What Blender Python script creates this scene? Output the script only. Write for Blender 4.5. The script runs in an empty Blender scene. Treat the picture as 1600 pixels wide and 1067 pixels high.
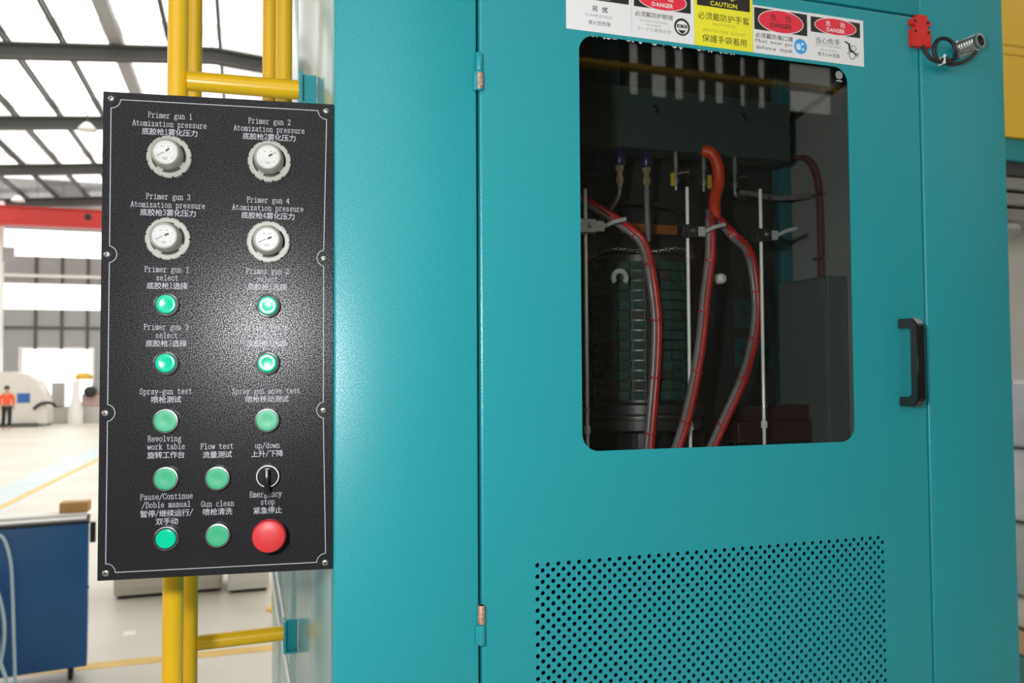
import bpy, bmesh, math, random
from mathutils import Vector, Matrix

random.seed(7)
SC = bpy.context.scene
COL = SC.collection
PI = math.pi
H = 2.1                      # height of the camera above the hall floor

# ------------------------------------------------------------------ camera
cam_d = bpy.data.cameras.new('camera')
cam = bpy.data.objects.new('camera', cam_d)
COL.objects.link(cam)
SC.camera = cam
cam_d.sensor_fit = 'HORIZONTAL'
cam_d.sensor_width = 22.3
cam_d.lens = 1302.6 / 1600 * 22.3
cam_d.clip_start = 0.02
cam_d.clip_end = 500
YAW, PITCH, ROLL = math.radians(-17.8325), math.radians(2.084), math.radians(-0.3297)
fw = Vector((-math.sin(YAW) * math.cos(PITCH), math.cos(YAW) * math.cos(PITCH), math.sin(PITCH)))
rt = Vector((math.cos(YAW), math.sin(YAW), 0))
up = rt.cross(fw)
rt2 = rt * math.cos(ROLL) + up * math.sin(ROLL)
up2 = -rt * math.sin(ROLL) + up * math.cos(ROLL)
CAM = Vector((-0.1061, -1.05, H))
m = Matrix((rt2, up2, -fw)).transposed().to_4x4()
m.translation = CAM
cam.matrix_world = m
cam_d.dof.use_dof = True
cam_d.dof.focus_distance = 1.08
cam_d.dof.aperture_fstop = 4.5

# ------------------------------------------------------------------ world, flash, exposure
w = bpy.data.worlds.new('overcast_sky')
SC.world = w
w.use_nodes = True
bg = w.node_tree.nodes['Background']
bg.inputs['Color'].default_value = (1.0, 0.985, 0.96, 1)
bg.inputs['Strength'].default_value = 2.2

fl_d = bpy.data.lights.new('camera_flash', 'POINT')
fl_d.energy = 29.0
fl_d.shadow_soft_size = 0.03
fl_d.color = (0.965, 0.985, 1.0)
fl = bpy.data.objects.new('camera_flash', fl_d)
COL.objects.link(fl)
fl.location = CAM + Vector((-0.19, 0.02, 0.11))

vs = SC.view_settings
vs.view_transform = 'Standard'
vs.look = 'None'
vs.exposure = 0.7
vs.gamma = 1.0
vs.use_curve_mapping = False
SC.cycles.max_bounces = 8
SC.cycles.transparent_max_bounces = 16
SC.cycles.sample_clamp_indirect = 6.0
SC.cycles.caustics_reflective = False
SC.cycles.caustics_refractive = False


# ------------------------------------------------------------------ materials
MATS = {}


def mat(name, col, rough=0.5, metal=0.0, var=0.0, vscale=8.0, bump=0.0, bscale=300.0, spec=0.5, coat=0.0, emit=None):
    """Principled material with procedural colour variation and fine relief."""
    if name in MATS:
        return MATS[name]
    mt = bpy.data.materials.new(name)
    mt.use_nodes = True
    nt = mt.node_tree
    b = nt.nodes['Principled BSDF']
    b.inputs['Base Color'].default_value = (*col, 1)
    b.inputs['Roughness'].default_value = rough
    b.inputs['Metallic'].default_value = metal
    b.inputs['Specular IOR Level'].default_value = spec
    b.inputs['Coat Weight'].default_value = coat
    tc = nt.nodes.new('ShaderNodeTexCoord')
    if var > 0:
        nz = nt.nodes.new('ShaderNodeTexNoise')
        nz.inputs['Scale'].default_value = vscale
        nz.inputs['Detail'].default_value = 5
        nt.links.new(tc.outputs['Object'], nz.inputs['Vector'])
        rp = nt.nodes.new('ShaderNodeValToRGB')
        rp.color_ramp.elements[0].position = 0.3
        rp.color_ramp.elements[1].position = 0.7
        rp.color_ramp.elements[0].color = (*[c * (1 - var) for c in col], 1)
        rp.color_ramp.elements[1].color = (*[min(1, c * (1 + var)) for c in col], 1)
        nt.links.new(nz.outputs['Fac'], rp.inputs['Fac'])
        nt.links.new(rp.outputs['Color'], b.inputs['Base Color'])
    if bump > 0:
        nz = nt.nodes.new('ShaderNodeTexNoise')
        nz.inputs['Scale'].default_value = bscale
        nz.inputs['Detail'].default_value = 2
        nt.links.new(tc.outputs['Object'], nz.inputs['Vector'])
        bp = nt.nodes.new('ShaderNodeBump')
        bp.inputs['Strength'].default_value = bump
        bp.inputs['Distance'].default_value = 0.001
        nt.links.new(nz.outputs['Fac'], bp.inputs['Height'])
        nt.links.new(bp.outputs['Normal'], b.inputs['Normal'])
    if emit:
        b.inputs['Emission Color'].default_value = (*emit[0], 1)
        b.inputs['Emission Strength'].default_value = emit[1]
    MATS[name] = mt
    return mt


def glass_mat(name, tint, ior=1.5, boost=1.0):
    """Thin pane: tinted pass-through plus a clear surface reflection."""
    mt = bpy.data.materials.new(name)
    mt.use_nodes = True
    nt = mt.node_tree
    nt.nodes.clear()
    out = nt.nodes.new('ShaderNodeOutputMaterial')
    tr = nt.nodes.new('ShaderNodeBsdfTransparent')
    tr.inputs['Color'].default_value = (*tint, 1)
    gl = nt.nodes.new('ShaderNodeBsdfGlossy')
    gl.inputs['Roughness'].default_value = 0.01
    # Schlick reflectance, the same from both sides of the pane
    f0 = ((ior - 1) / (ior + 1)) ** 2
    lw = nt.nodes.new('ShaderNodeLayerWeight')
    lw.inputs['Blend'].default_value = 0.5
    pw = nt.nodes.new('ShaderNodeMath')
    pw.operation = 'POWER'
    pw.inputs[1].default_value = 5
    nt.links.new(lw.outputs['Facing'], pw.inputs[0])
    fr = nt.nodes.new('ShaderNodeMath')
    fr.operation = 'MULTIPLY_ADD'
    fr.inputs[1].default_value = 1 - f0
    fr.inputs[2].default_value = f0
    nt.links.new(pw.outputs[0], fr.inputs[0])
    mx = nt.nodes.new('ShaderNodeMixShader')
    nt.links.new(fr.outputs[0], mx.inputs[0])
    nt.links.new(tr.outputs[0], mx.inputs[1])
    nt.links.new(gl.outputs[0], mx.inputs[2])
    nt.links.new(mx.outputs[0], out.inputs[0])
    MATS[name] = mt
    return mt


TEAL = mat('teal_paint', (0.017, 0.300, 0.345), 0.35, var=0.03, vscale=2.0, bump=0.08, bscale=900, spec=0.5)


def glint(mt, scale, lo, hi, p0=0.42, p1=0.66):
    """grainy coat: the gloss level varies from grain to grain"""
    nt = mt.node_tree
    tc = nt.nodes.new('ShaderNodeTexCoord')
    nz = nt.nodes.new('ShaderNodeTexNoise')
    nz.inputs['Scale'].default_value = scale
    nz.inputs['Detail'].default_value = 1.5
    nt.links.new(tc.outputs['Object'], nz.inputs['Vector'])
    mr = nt.nodes.new('ShaderNodeMapRange')
    mr.inputs['From Min'].default_value = p0
    mr.inputs['From Max'].default_value = p1
    mr.inputs['To Min'].default_value = lo
    mr.inputs['To Max'].default_value = hi
    nt.links.new(nz.outputs['Fac'], mr.inputs['Value'])
    nt.links.new(mr.outputs['Result'], nt.nodes['Principled BSDF'].inputs['Specular IOR Level'])


TEALD = mat('teal_reflection', (0.006, 0.05, 0.055), 0.5, var=0.1)  # reflection colour for the plates on the chamber back
PLATE = mat('black_textured_plate', (0.0185, 0.0185, 0.0205), 0.28, var=0.05, vscale=30, spec=0.5)
glint(PLATE, 850, 0.0, 0.52, 0.47, 0.66)
glint(TEAL, 650, 0.20, 0.95)
BLACK = mat('black_plastic', (0.010, 0.009, 0.009), 0.22, var=0.1, bump=0.02)
BLACKM = mat('black_rubber', (0.012, 0.012, 0.013), 0.55, var=0.1)
PRINT = mat('white_print', (0.46, 0.465, 0.51), 0.6)
ROD = mat('highlight_white', (0.95, 0.95, 0.93), 0.22, 0.05, spec=1.0, var=0.03)  # near-white base: the flash highlight on chrome is put into the colour
CHROME = mat('chrome', (0.52, 0.52, 0.52), 0.30, 1.0, var=0.03)
STEEL = mat('steel', (0.55, 0.55, 0.54), 0.32, 1.0, var=0.15, vscale=60)
RUST = mat('worn_hinge_steel', (0.48, 0.30, 0.24), 0.5, 0.4, var=0.5, vscale=220)
GLIT = mat('illuminated_green_cap', (0.0, 0.42, 0.24), 0.18, var=0.05, vscale=80, emit=((0.0, 0.62, 0.36), 0.16))
GFLAT = mat('green_cap', (0.03, 0.36, 0.18), 0.42, var=0.03, vscale=60)
RED = mat('red_mushroom', (0.60, 0.032, 0.040), 0.42, var=0.03, vscale=40)
KNOBG = mat('grey_knob_plastic', (0.36, 0.36, 0.315), 0.38, var=0.04, vscale=60)
KNOBD = mat('grey_knob_side', (0.33, 0.33, 0.30), 0.40, var=0.05, vscale=60)
DIAL = mat('white_dial', (0.62, 0.62, 0.61), 0.30, var=0.02, coat=0.5)
INK = mat('black_ink', (0.015, 0.015, 0.016), 0.5)
INKG = mat('grey_ink', (0.33, 0.33, 0.34), 0.5)
REDS = mat('switch_red', (0.68, 0.022, 0.018), 0.42, var=0.06, vscale=60)
YEL = mat('yellow_paint', (0.86, 0.50, 0.012), 0.28, var=0.05, vscale=6, bump=0.05, bscale=150)
YELP = mat('yellow_panel', (0.90, 0.55, 0.03), 0.5, var=0.04, vscale=2)
GLASS = glass_mat('tinted_glass', (0.90, 0.91, 0.89), 1.5)
CLEAR = glass_mat('gauge_lens', (0.97, 0.97, 0.97), 1.45)
SHEET = glass_mat('translucent_roof_sheet', (0.86, 0.85, 0.83), 1.3)


# ------------------------------------------------------------------ mesh helpers
class MB:
    """collects faces for ONE mesh object"""

    def __init__(self):
        self.v, self.f, self.m = [], [], []
        self.mi = 0

    def add(self, vs, fs):
        o = len(self.v)
        self.v += [tuple(p) for p in vs]
        for q in fs:
            self.f.append(tuple(i + o for i in q))
            self.m.append(self.mi)
        return self

    def box(self, x0, x1, y0, y1, z0, z1, bev=0.0, seg=2):
        if bev <= 0:
            return self.add([(x0, y0, z0), (x1, y0, z0), (x1, y1, z0), (x0, y1, z0), (x0, y0, z1), (x1, y0, z1), (x1, y1, z1), (x0, y1, z1)],
                            [(3, 2, 1, 0), (4, 5, 6, 7), (0, 1, 5, 4), (1, 2, 6, 5), (2, 3, 7, 6), (3, 0, 4, 7)])
        bm = bmesh.new()
        bmesh.ops.create_cube(bm, size=1)
        for p in bm.verts:
            p.co = Vector(((x0 + x1) / 2 + p.co.x * (x1 - x0), (y0 + y1) / 2 + p.co.y * (y1 - y0), (z0 + z1) / 2 + p.co.z * (z1 - z0)))
        bmesh.ops.bevel(bm, geom=bm.edges[:] + bm.verts[:], offset=bev, segments=seg, profile=0.5, affect='EDGES')
        return self.bm(bm)

    def bm(self, bm):
        bm.verts.index_update()
        self.add([p.co for p in bm.verts], [[p.index for p in q.verts] for q in bm.faces])
        bm.free()
        return self

    def lathe(self, prof, n=32, M=None, cap0=True, cap1=True, a0=0.0):
        """prof: (radius, height) along local +Z, mapped by M"""
        M = M or Matrix()
        vs, fs = [], []
        for r, h in prof:
            for k in range(n):
                a = a0 + 2 * PI * k / n
                vs.append(M @ Vector((r * math.cos(a), r * math.sin(a), h)))
        for j in range(len(prof) - 1):
            for k in range(n):
                k2 = (k + 1) % n
                fs.append((j * n + k, j * n + k2, (j + 1) * n + k2, (j + 1) * n + k))
        if cap0 and prof[0][0] > 0:
            fs.append(tuple(reversed(range(n))))
        if cap1 and prof[-1][0] > 0:
            fs.append(tuple((len(prof) - 1) * n + k for k in range(n)))
        return self.add(vs, fs)

    def tube(self, pts, r, n=10, closed=False):
        pts = [Vector(p) for p in pts]
        N = len(pts)
        rr = r if isinstance(r, (list, tuple)) else [r] * N
        vs, fs = [], []
        prev = None
        for i, p in enumerate(pts):
            if closed:
                t = pts[(i + 1) % N] - pts[i - 1]
            else:
                t = pts[min(i + 1, N - 1)] - pts[max(i - 1, 0)]
            t.normalize()
            if prev is None:
                a = Vector((0, 0, 1)) if abs(t.z) < 0.9 else Vector((1, 0, 0))
                u = t.cross(a).normalized()
            else:
                u = (prev - t * prev.dot(t)).normalized()
            prev = u
            q = t.cross(u)
            for k in range(n):
                a = 2 * PI * k / n
                vs.append(p + (u * math.cos(a) + q * math.sin(a)) * rr[i])
        for i in range(N if closed else N - 1):
            j = (i + 1) % N
            for k in range(n):
                k2 = (k + 1) % n
                fs.append((i * n + k, i * n + k2, j * n + k2, j * n + k))
        if not closed:
            fs.append(tuple(reversed(range(n))))
            fs.append(tuple((N - 1) * n + k for k in range(n)))
        return self.add(vs, fs)

    def prism(self, outline, d0, d1, M=None):
        """outline (a,b) polygon extruded along local z from d0 to d1"""
        M = M or Matrix()
        n = len(outline)
        vs = [M @ Vector((a, b, d0)) for a, b in outline] + [M @ Vector((a, b, d1)) for a, b in outline]
        fs = [tuple(reversed(range(n))), tuple(range(n, 2 * n))]
        fs += [(k, (k + 1) % n, n + (k + 1) % n, n + k) for k in range(n)]
        return self.add(vs, fs)

    def build(self, name, mats, parent=None, loc=None, rot=None, smooth=False, autos=None):
        me = bpy.data.meshes.new(name)
        me.from_pydata(self.v, [], self.f)
        mats = mats if isinstance(mats, (list, tuple)) else [mats]
        for q in mats:
            me.materials.append(q)
        if len(mats) > 1:
            me.polygons.foreach_set('material_index', self.m)
        bm = bmesh.new()
        bm.from_mesh(me)
        bmesh.ops.recalc_face_normals(bm, faces=bm.faces[:])
        bm.to_mesh(me)
        bm.free()
        if smooth:
            me.polygons.foreach_set('use_smooth', [True] * len(me.polygons))
            me.set_sharp_from_angle(angle=math.radians(autos or 40))
        o = bpy.data.objects.new(name, me)
        COL.objects.link(o)
        o.parent = parent
        if loc is not None:
            o.location = loc
        if rot is not None:
            o.rotation_euler = rot
        return o


def tag(o, label=None, cat=None, group=None, kind=None):
    if label:
        o['label'] = label
    if cat:
        o['category'] = cat
    if group:
        o['group'] = group
    if kind:
        o['kind'] = kind
    return o


def empty(name, loc, rz=0.0, parent=None):
    o = bpy.data.objects.new(name, None)
    o.empty_display_size = 0.05
    COL.objects.link(o)
    o.location = loc
    o.rotation_euler = (0, 0, rz)
    o.parent = parent
    return o


def struct(o):
    o['kind'] = 'structure'
    return o


def axis(p, d, roll=0.0):
    """matrix taking local +Z to direction d at p"""
    d = Vector(d).normalized()
    q = Vector((0, 0, 1)).rotation_difference(d)
    return Matrix.Translation(Vector(p)) @ q.to_matrix().to_4x4()


def smooth_path(pts, n=8):
    """Catmull-Rom through the points"""
    P = [Vector(p) for p in pts]
    P = [P[0] * 2 - P[1]] + P + [P[-1] * 2 - P[-2]]
    out = []
    for i in range(1, len(P) - 2):
        a, b, c, d = P[i - 1:i + 3]
        for k in range(n):
            t = k / n
            out.append(0.5 * ((2 * b) + (c - a) * t + (2 * a - 5 * b + 4 * c - d) * t * t + (3 * b - a - 3 * c + d) * t ** 3))
    out.append(P[-2])
    return out


def rrect(x0, x1, z0, z1, r, n=6):
    pts = []
    for cx, cz, a0 in ((x1 - r, z1 - r, 0), (x0 + r, z1 - r, 90), (x0 + r, z0 + r, 180), (x1 - r, z0 + r, 270)):
        for k in range(n + 1):
            a = math.radians(a0 + 90 * k / n)
            pts.append((cx + r * math.cos(a), cz + r * math.sin(a)))
    return pts


# ------------------------------------------------------------------ lettering
GLY = {
    'P': '1,0 3.2,0;2,0 2,11;1,11 5,11 6.6,10.2 7,8.6 6.6,6.8 5,5.6 2,5.6',
    'A': '.5,0 2.2,0;5.8,0 7.5,0;1.2,0 4,11.2 6.8,0;2.2,3.8 5.8,3.8',
    'S': '6.5,8 6.5,10.5 5.5,10.9 4,11.2 2.2,10.6 1.5,8.8 2.2,6.9 5.4,4.9 6.6,3 6,.9 4,0 2.2,.3 1.4,1 1.4,3.2',
    'R': '.8,0 3,0;2,0 2,11;.8,11 5,11 6.5,10.2 6.8,8.6 6.4,6.9 5,5.8 2,5.8;4.4,5.8 7,0 7.6,0',
    'F': '1,0 3.4,0;2,0 2,11;1,11 7,11 7,8.6;2,5.8 5.4,5.8;5.4,7 5.4,4.6',
    'C': '6.8,7.8 6.8,10.2 5.5,11 4.2,11.2 2.4,10.2 1.2,7.8 1.1,5 1.6,2.3 3,.4 4.6,0 6.2,.8 7,2.6',
    'D': '1,0 4.4,0 6.2,1.6 7,4 7,7 6.2,9.4 4.4,11 1,11;2,0 2,11',
    'G': '6.4,8 6.4,10.2 5,11.2 3.6,11 2,9.6 1.1,7 1.1,4 2,1.4 3.6,.1 5.2,.3 6.4,1.6;6.4,0 6.4,4.6;4.8,4.6 7.5,4.6',
    'E': '1,0 7,0 7.2,2.6;2,0 2,11;1,11 6.8,11 6.8,8.8;2,5.7 5.2,5.7;5.2,7 5.2,4.4',
    'r': '1,7.6 2.8,7.6 2.8,0;1,0 5,0;2.8,5.4 4,7.2 5.4,7.9 6.8,7.6',
    'i': '1.8,7.6 4.2,7.6 4.2,0;1.8,0 6.6,0;3.9,10.4 4.5,10.4',
    'm': '.4,7.6 1.4,7.6 1.4,0;.6,0 2.2,0;1.4,6.4 2.6,7.8 3.7,7.6 4.2,6.4 4.2,0;3.5,0 4.9,0;4.2,6.4 5.4,7.8 6.4,7.5 6.9,6.3 6.9,0;6.2,0 7.7,0',
    'e': '1.5,4.2 6.6,4.2 6.4,6.2 5.4,7.6 4,7.9 2.4,7 1.4,5 1.4,3 2.2,1 4,0 5.6,.4 6.7,1.8',
    'g': '7,7.8 5.4,7.2;3.8,7.8 2.3,7 1.8,5.4 2.4,3.8 3.8,3.1 5.2,3.8 5.8,5.4 5.2,7 3.8,7.8;2.3,3.4 1.6,2.2 2.2,1.2 5.4,.9 6.8,-.2 6.6,-1.9 5,-2.9 3,-2.9 1.4,-2 1.4,-.6 2.4,.8',
    'u': '.6,7.6 1.8,7.6 1.8,2 2.6,.4 4,.1 5.4,1 6.1,2.4;5,7.6 6.1,7.6 6.1,0 7.4,0',
    'n': '.6,7.6 2,7.6 2,0;.8,0 3.2,0;2,6 3.4,7.6 4.8,7.8 5.8,7 6.1,5.4 6.1,0;4.9,0 7.3,0',
    't': '1.2,7.6 6,7.6;3.2,10 3.2,1.6 4,.3 5.2,.1 6.6,1.2',
    'o': '4,7.9 2.2,6.9 1.3,4.8 1.3,3.1 2.2,1 4,0 5.8,1 6.7,3.1 6.7,4.8 5.8,6.9 4,7.9',
    'z': '1.6,5.8 1.6,7.6 6.2,7.6 1.6,.1 6.4,.1 6.4,2',
    'a': '1.8,5.8 2.2,7.2 4,7.9 5.4,7.2 5.8,5.8 5.8,1 6.4,.1 7.4,.5;5.8,4.6 3,4 1.5,2.6 1.6,.8 2.8,0 4.4,.5 5.8,2',
    'p': '.6,7.6 1.9,7.6 1.9,-3;.6,-3 3.4,-3;1.9,6 3.2,7.6 4.8,7.8 6.2,6.6 6.8,4.2 6.4,1.8 5.2,.3 3.6,.2 1.9,1.8',
    's': '6,5.8 6,7.4 4.6,7.9 2.6,7.5 1.8,6.2 2.4,4.9 5.2,3.4 6.2,2 5.6,.6 4,0 2.2,.4 1.7,2.2',
    'l': '1.8,11 4.2,11 4.2,0;1.8,0 6.6,0',
    'c': '6.2,5.6 6,7 4.4,7.9 2.6,7.2 1.5,5 1.5,3 2.4,.9 4.2,0 5.8,.6 6.6,2',
    'y': '.6,7.6 2.6,7.6;5,7.6 7.4,7.6;1.4,7.6 4,.4;6.6,7.6 3.4,-1.8 2,-3 .9,-2.7',
    'v': '.6,7.6 2.6,7.6;5,7.6 7.4,7.6;1.4,7.6 4,0 6.6,7.6',
    'w': '0,7.6 1.6,7.6;6.4,7.6 8,7.6;.6,7.6 2.2,0 4,6.8 5.8,0 7.4,7.6',
    'k': '.8,11 2,11 2,0;.8,0 3.2,0;5,7.6 7,7.6;6,7.6 2,3.2;3.4,4.6 6.2,0 7.4,0',
    'b': '.6,11 1.9,11 1.9,0;1.9,5.8 3.2,7.6 4.8,7.8 6.2,6.6 6.8,4.2 6.4,1.8 5.2,.3 3.6,.1 1.9,1.8',
    'd': '4.8,11 6.1,11 6.1,0 7.4,0;6.1,5.8 4.8,7.6 3.2,7.8 1.8,6.6 1.2,4.2 1.6,1.8 2.8,.3 4.4,.1 6.1,1.8',
    '1': '2.2,9.6 4.2,11 4.2,0;2,0 6.4,0',
    '2': '1.4,8.4 1.8,10.2 3.4,11.2 5.2,10.8 6.4,9.2 6,7 1.4,.1 6.6,.1 6.8,2',
    '3': '1.5,9 2.2,10.6 4,11.2 5.6,10.4 6.1,8.6 5.2,6.6 3.4,5.9 5.4,5.2 6.6,3.2 6,1.2 4.2,0 2.4,.4 1.3,2.2',
    '4': '7.2,3 1,3 5.2,11 5.2,0;3.8,0 6.6,0',
    '-': '1.2,4.2 6.8,4.2',
    '/': '.8,-1.6 7.2,11.6',
}


def stroke(mb, pts, wd, ox, oz, sx, sz, y):
    for (a, b), (c, d) in zip(pts[:-1], pts[1:]):
        p, q = Vector((ox + a * sx, oz + b * sz)), Vector((ox + c * sx, oz + d * sz))
        t = q - p
        if t.length < 1e-9:
            continue
        t.normalize()
        n = Vector((-t.y, t.x)) * wd / 2
        p = p - t * wd * 0.35
        q = q + t * wd * 0.35
        mb.add([(p.x - n.x, y, p.y - n.y), (q.x - n.x, y, q.y - n.y), (q.x + n.x, y, q.y + n.y), (p.x + n.x, y, p.y + n.y)], [(0, 1, 2, 3)])


_gc = {}


def glyph(ch, bold=0.0):
    """mesh of one character from Blender's built-in font"""
    key = (ch, bold)
    if key not in _gc:
        cu = bpy.data.curves.new('glyph', 'FONT')
        cu.body = ch
        cu.size = 1.0
        cu.resolution_u = 2
        cu.offset = bold
        cu.fill_mode = 'FRONT'
        ob = bpy.data.objects.new('glyph', cu)
        COL.objects.link(ob)
        me = ob.to_mesh()
        vs = [(p.co.x, p.co.y) for p in me.vertices]
        fs = [tuple(q.vertices) for q in me.polygons]
        ob.to_mesh_clear()
        bpy.data.objects.remove(ob)
        bpy.data.curves.remove(cu)
        _gc[key] = (vs, fs)
    return _gc[key]


def fit_glyph(mb, ch, cx, cz, wd, ht, y, bold=0.0):
    vs, fs = glyph(ch, bold)
    if not fs:
        return
    x0, x1 = min(p[0] for p in vs), max(p[0] for p in vs)
    z0, z1 = min(p[1] for p in vs), max(p[1] for p in vs)
    s = 1 / 0.94     # em box of a full-width character
    sx = wd * s
    sz = ht * s
    mx, mz = (x0 + x1) / 2, 0.36
    mb.add([(cx + (a - mx) * sx, y, cz + (b - mz) * sz) for a, b in vs], fs)


def mono_line(mb, text, cx, cz, cell, y, wd=0.00062):
    """fixed-pitch line: latin half width, CJK full width (metres)"""
    n = sum(2 if ord(c) > 255 else 1 for c in text)
    x = cx - n * cell / 2
    u = cell / 8
    cjk = any(ord(c) > 255 for c in text)
    for c in text:
        if ord(c) > 255:
            fit_glyph(mb, c, x + cell, cz, cell * 2 * 0.97, cell * 2 * 0.97, y, 0.004)
            x += 2 * cell
        else:
            if c != ' ':
                for pl in GLY[c].split(';'):
                    pts = [tuple(float(t) for t in p.split(',')) for p in pl.split()]
                    stroke(mb, pts, wd, x, cz - 4.6 * u * (1.12), u, u * 1.12, y)
            x += cell


def prop_line(mb, text, cx, cz, wd, ht, y, bold=0.0):
    """a line of the built-in font fitted into a width and a cap height"""
    x = 0
    parts = []
    for c in text:
        if c == ' ':
            x += 0.32
            continue
        if ord(c) > 255:
            vs, fs = glyph(c, bold)
            parts.append((x, vs, fs))
            x += 1.0
        else:
            vs, fs = glyph(c, bold)
            a = min(p[0] for p in vs)
            b = max(p[0] for p in vs)
            parts.append((x - a, vs, fs))
            x += (b - a) + 0.09
    allv = [(ox + a, b) for ox, vs, fs in parts for a, b in vs]
    x0, x1 = min(p[0] for p in allv), max(p[0] for p in allv)
    z0, z1 = min(p[1] for p in allv), max(p[1] for p in allv)
    sx, sz = wd / (x1 - x0), ht / (z1 - z0)
    for ox, vs, fs in parts:
        mb.add([(cx + (ox + a - (x0 + x1) / 2) * sx, y, cz + (b - (z0 + z1) / 2) * sz) for a, b in vs], fs)


def disc(mb, cx, cz, rx, rz, y, n=40, thick=None):
    """flat ellipse, or an elliptical band if thick is given"""
    o = [(cx + rx * math.cos(2 * PI * k / n), y, cz + rz * math.sin(2 * PI * k / n)) for k in range(n)]
    if thick is None:
        mb.add(o, [tuple(range(n))])
    else:
        i = [(cx + (rx - thick) * math.cos(2 * PI * k / n), y, cz + (rz - thick) * math.sin(2 * PI * k / n)) for k in range(n)]
        mb.add(o + i, [(k, (k + 1) % n, n + (k + 1) % n, n + k) for k in range(n)])


def quad(mb, x0, x1, z0, z1, y):
    mb.add([(x0, y, z0), (x1, y, z0), (x1, y, z1), (x0, y, z1)], [(0, 1, 2, 3)])


# ------------------------------------------------------------------ the hall
FLOOR = mat('concrete_floor', (0.56, 0.53, 0.46), 0.42, var=0.10, vscale=0.6, bump=0.05, bscale=40)
WALLG = mat('grey_wall_sheet', (0.34, 0.34, 0.34), 0.6, var=0.05, vscale=1.0)
WALLD = mat('dark_wall_sheet', (0.13, 0.12, 0.10), 0.7, var=0.1, vscale=1.0)
ROOFD = mat('dark_roof_steel', (0.085, 0.085, 0.08), 0.6, var=0.1, vscale=1.0)
WHITEP = mat('white_paint', (0.78, 0.77, 0.74), 0.5, var=0.03, vscale=1.0)
PALEBLUE = mat('pale_blue_floor_paint', (0.46, 0.54, 0.56), 0.4, var=0.08, vscale=1.5)
YLINE = mat('yellow_floor_paint', (0.62, 0.40, 0.10), 0.5, var=0.15, vscale=3)

floor = struct(MB().box(-18, 14, -8, 41, -0.2, 0.0).build('floor', FLOOR))
MB().box(-1.9, 2.6, 5.60, 5.74, 0.0005, 0.002).build('marking', YLINE, floor)
mk = MB()
mk.add([(-4.62, 6, .001), (-3.76, 6, .001), (-3.05, 38, .001), (-3.95, 38, .001)], [(0, 1, 2, 3)])
tag(mk.build('aisle_marking', PALEBLUE, floor), 'pale blue painted aisle strip')
mk = MB()
mk.add([(-4.10, 6, .0015), (-3.95, 6, .0015), (-2.90, 38, .0015), (-3.05, 38, .0015)], [(0, 1, 2, 3)])
mk.build('marking', YLINE, floor)
MB().box(-1.02, -0.93, 6.35, 6.47, 0.0005, 0.002).build('marking', WHITEP, floor)

RZ = lambda x: 10.10 - 0.085 * abs(x + 0.9)     # underside of the gently ridged roof
ceiling = struct(empty('ceiling', (0, 0, 0)))
# solid unseen roof above the machine aisle, cut back on the right for light
mb = MB()
for a, b, e in ((-18, -0.9, 6.2), (-0.9, 4.13, 6.2), (4.13, 6.58, 0.2), (6.58, 14, -2.9)):
    mb.add([(a, -8, RZ(a) + .5), (b, -8, RZ(b) + .5), (b, e, RZ(b) + .5), (a, e, RZ(a) + .5),
            (a, -8, RZ(a) + .6), (b, -8, RZ(b) + .6), (b, e, RZ(b) + .6), (a, e, RZ(a) + .6)],
           [(3, 2, 1, 0), (4, 5, 6, 7), (0, 1, 5, 4), (1, 2, 6, 5), (2, 3, 7, 6), (3, 0, 4, 7)])
mb.build('roof_deck', ROOFD, ceiling)
RAFT = [-2.9, 3.2, 9.3, 15.4, 21.5, 27.6, 33.7, 39.8]
for Y in RAFT:
    mb = MB()
    for a, b in ((-18, -0.9), (-0.9, 14)):
        for zo, hh, dd in ((0, .06, .12), (.32, .06, .12), (0, .38, .03)):
            mb.add([(a, Y - dd, RZ(a) + zo), (b, Y - dd, RZ(b) + zo), (b, Y + dd, RZ(b) + zo), (a, Y + dd, RZ(a) + zo),
                    (a, Y - dd, RZ(a) + zo + hh), (b, Y - dd, RZ(b) + zo + hh), (b, Y + dd, RZ(b) + zo + hh), (a, Y + dd, RZ(a) + zo + hh)],
                   [(3, 2, 1, 0), (4, 5, 6, 7), (0, 1, 5, 4), (1, 2, 6, 5), (2, 3, 7, 6), (3, 0, 4, 7)])
    mb.build('rafter', ROOFD, ceiling)
PX = [-16.6 + 1.22 * k for k in range(21)]
for x in PX:
    z = RZ(x) + .40
    big = abs(x + 3.18) < 0.5
    mb = MB()
    if big:
        mb.box(x - .16, x + .16, 3.2, 41, z - .02, z + .2)
    else:
        mb.box(x - .035, x + .035, -8 if x > 4 else 3.2, 41, z - .0, z + .02)
        mb.box(x - .008, x + .008, -8 if x > 4 else 3.2, 41, z, z + .2)
        mb.box(x - .035, x + .035, -8 if x > 4 else 3.2, 41, z + .18, z + .2)
    mb.build('gutter' if big else 'purlin', WALLG if big else ROOFD, ceiling)
GREYSH = glass_mat('dusty_roof_sheet', (0.42, 0.41, 0.40), 1.3)
yb = [-8, -2.9, 0.2, 6.2, 8.2, 9.3]
for Y in RAFT[3:] + [41.0]:
    yb += [Y - 1.1, Y] if Y < 41 else [Y]
xs = [-18] + [x for x in PX] + [14]
for i in range(len(xs) - 1):
    a, b = xs[i], xs[i + 1]
    for j in range(len(yb) - 1):
        if (yb[j] < 5.5 and a < 4.1) or (yb[j] < 0 and a < 6.5) or yb[j] < -3:  # unseen sheets over the right side are added to light the neighbour machine
            continue
        za, zb = RZ(a) + .62, RZ(b) + .62
        y0, y1 = yb[j] + .01, yb[j + 1] - .01
        MB().add([(a + .01, y0, za), (b - .01, y0, zb), (b - .01, y1, zb), (a + .01, y1, za)], [(0, 1, 2, 3)]).build(
            'roof_sheet', GREYSH if (yb[j + 1] - yb[j] < 1.2 or i in (8, 14)) else SHEET, ceiling)

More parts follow.
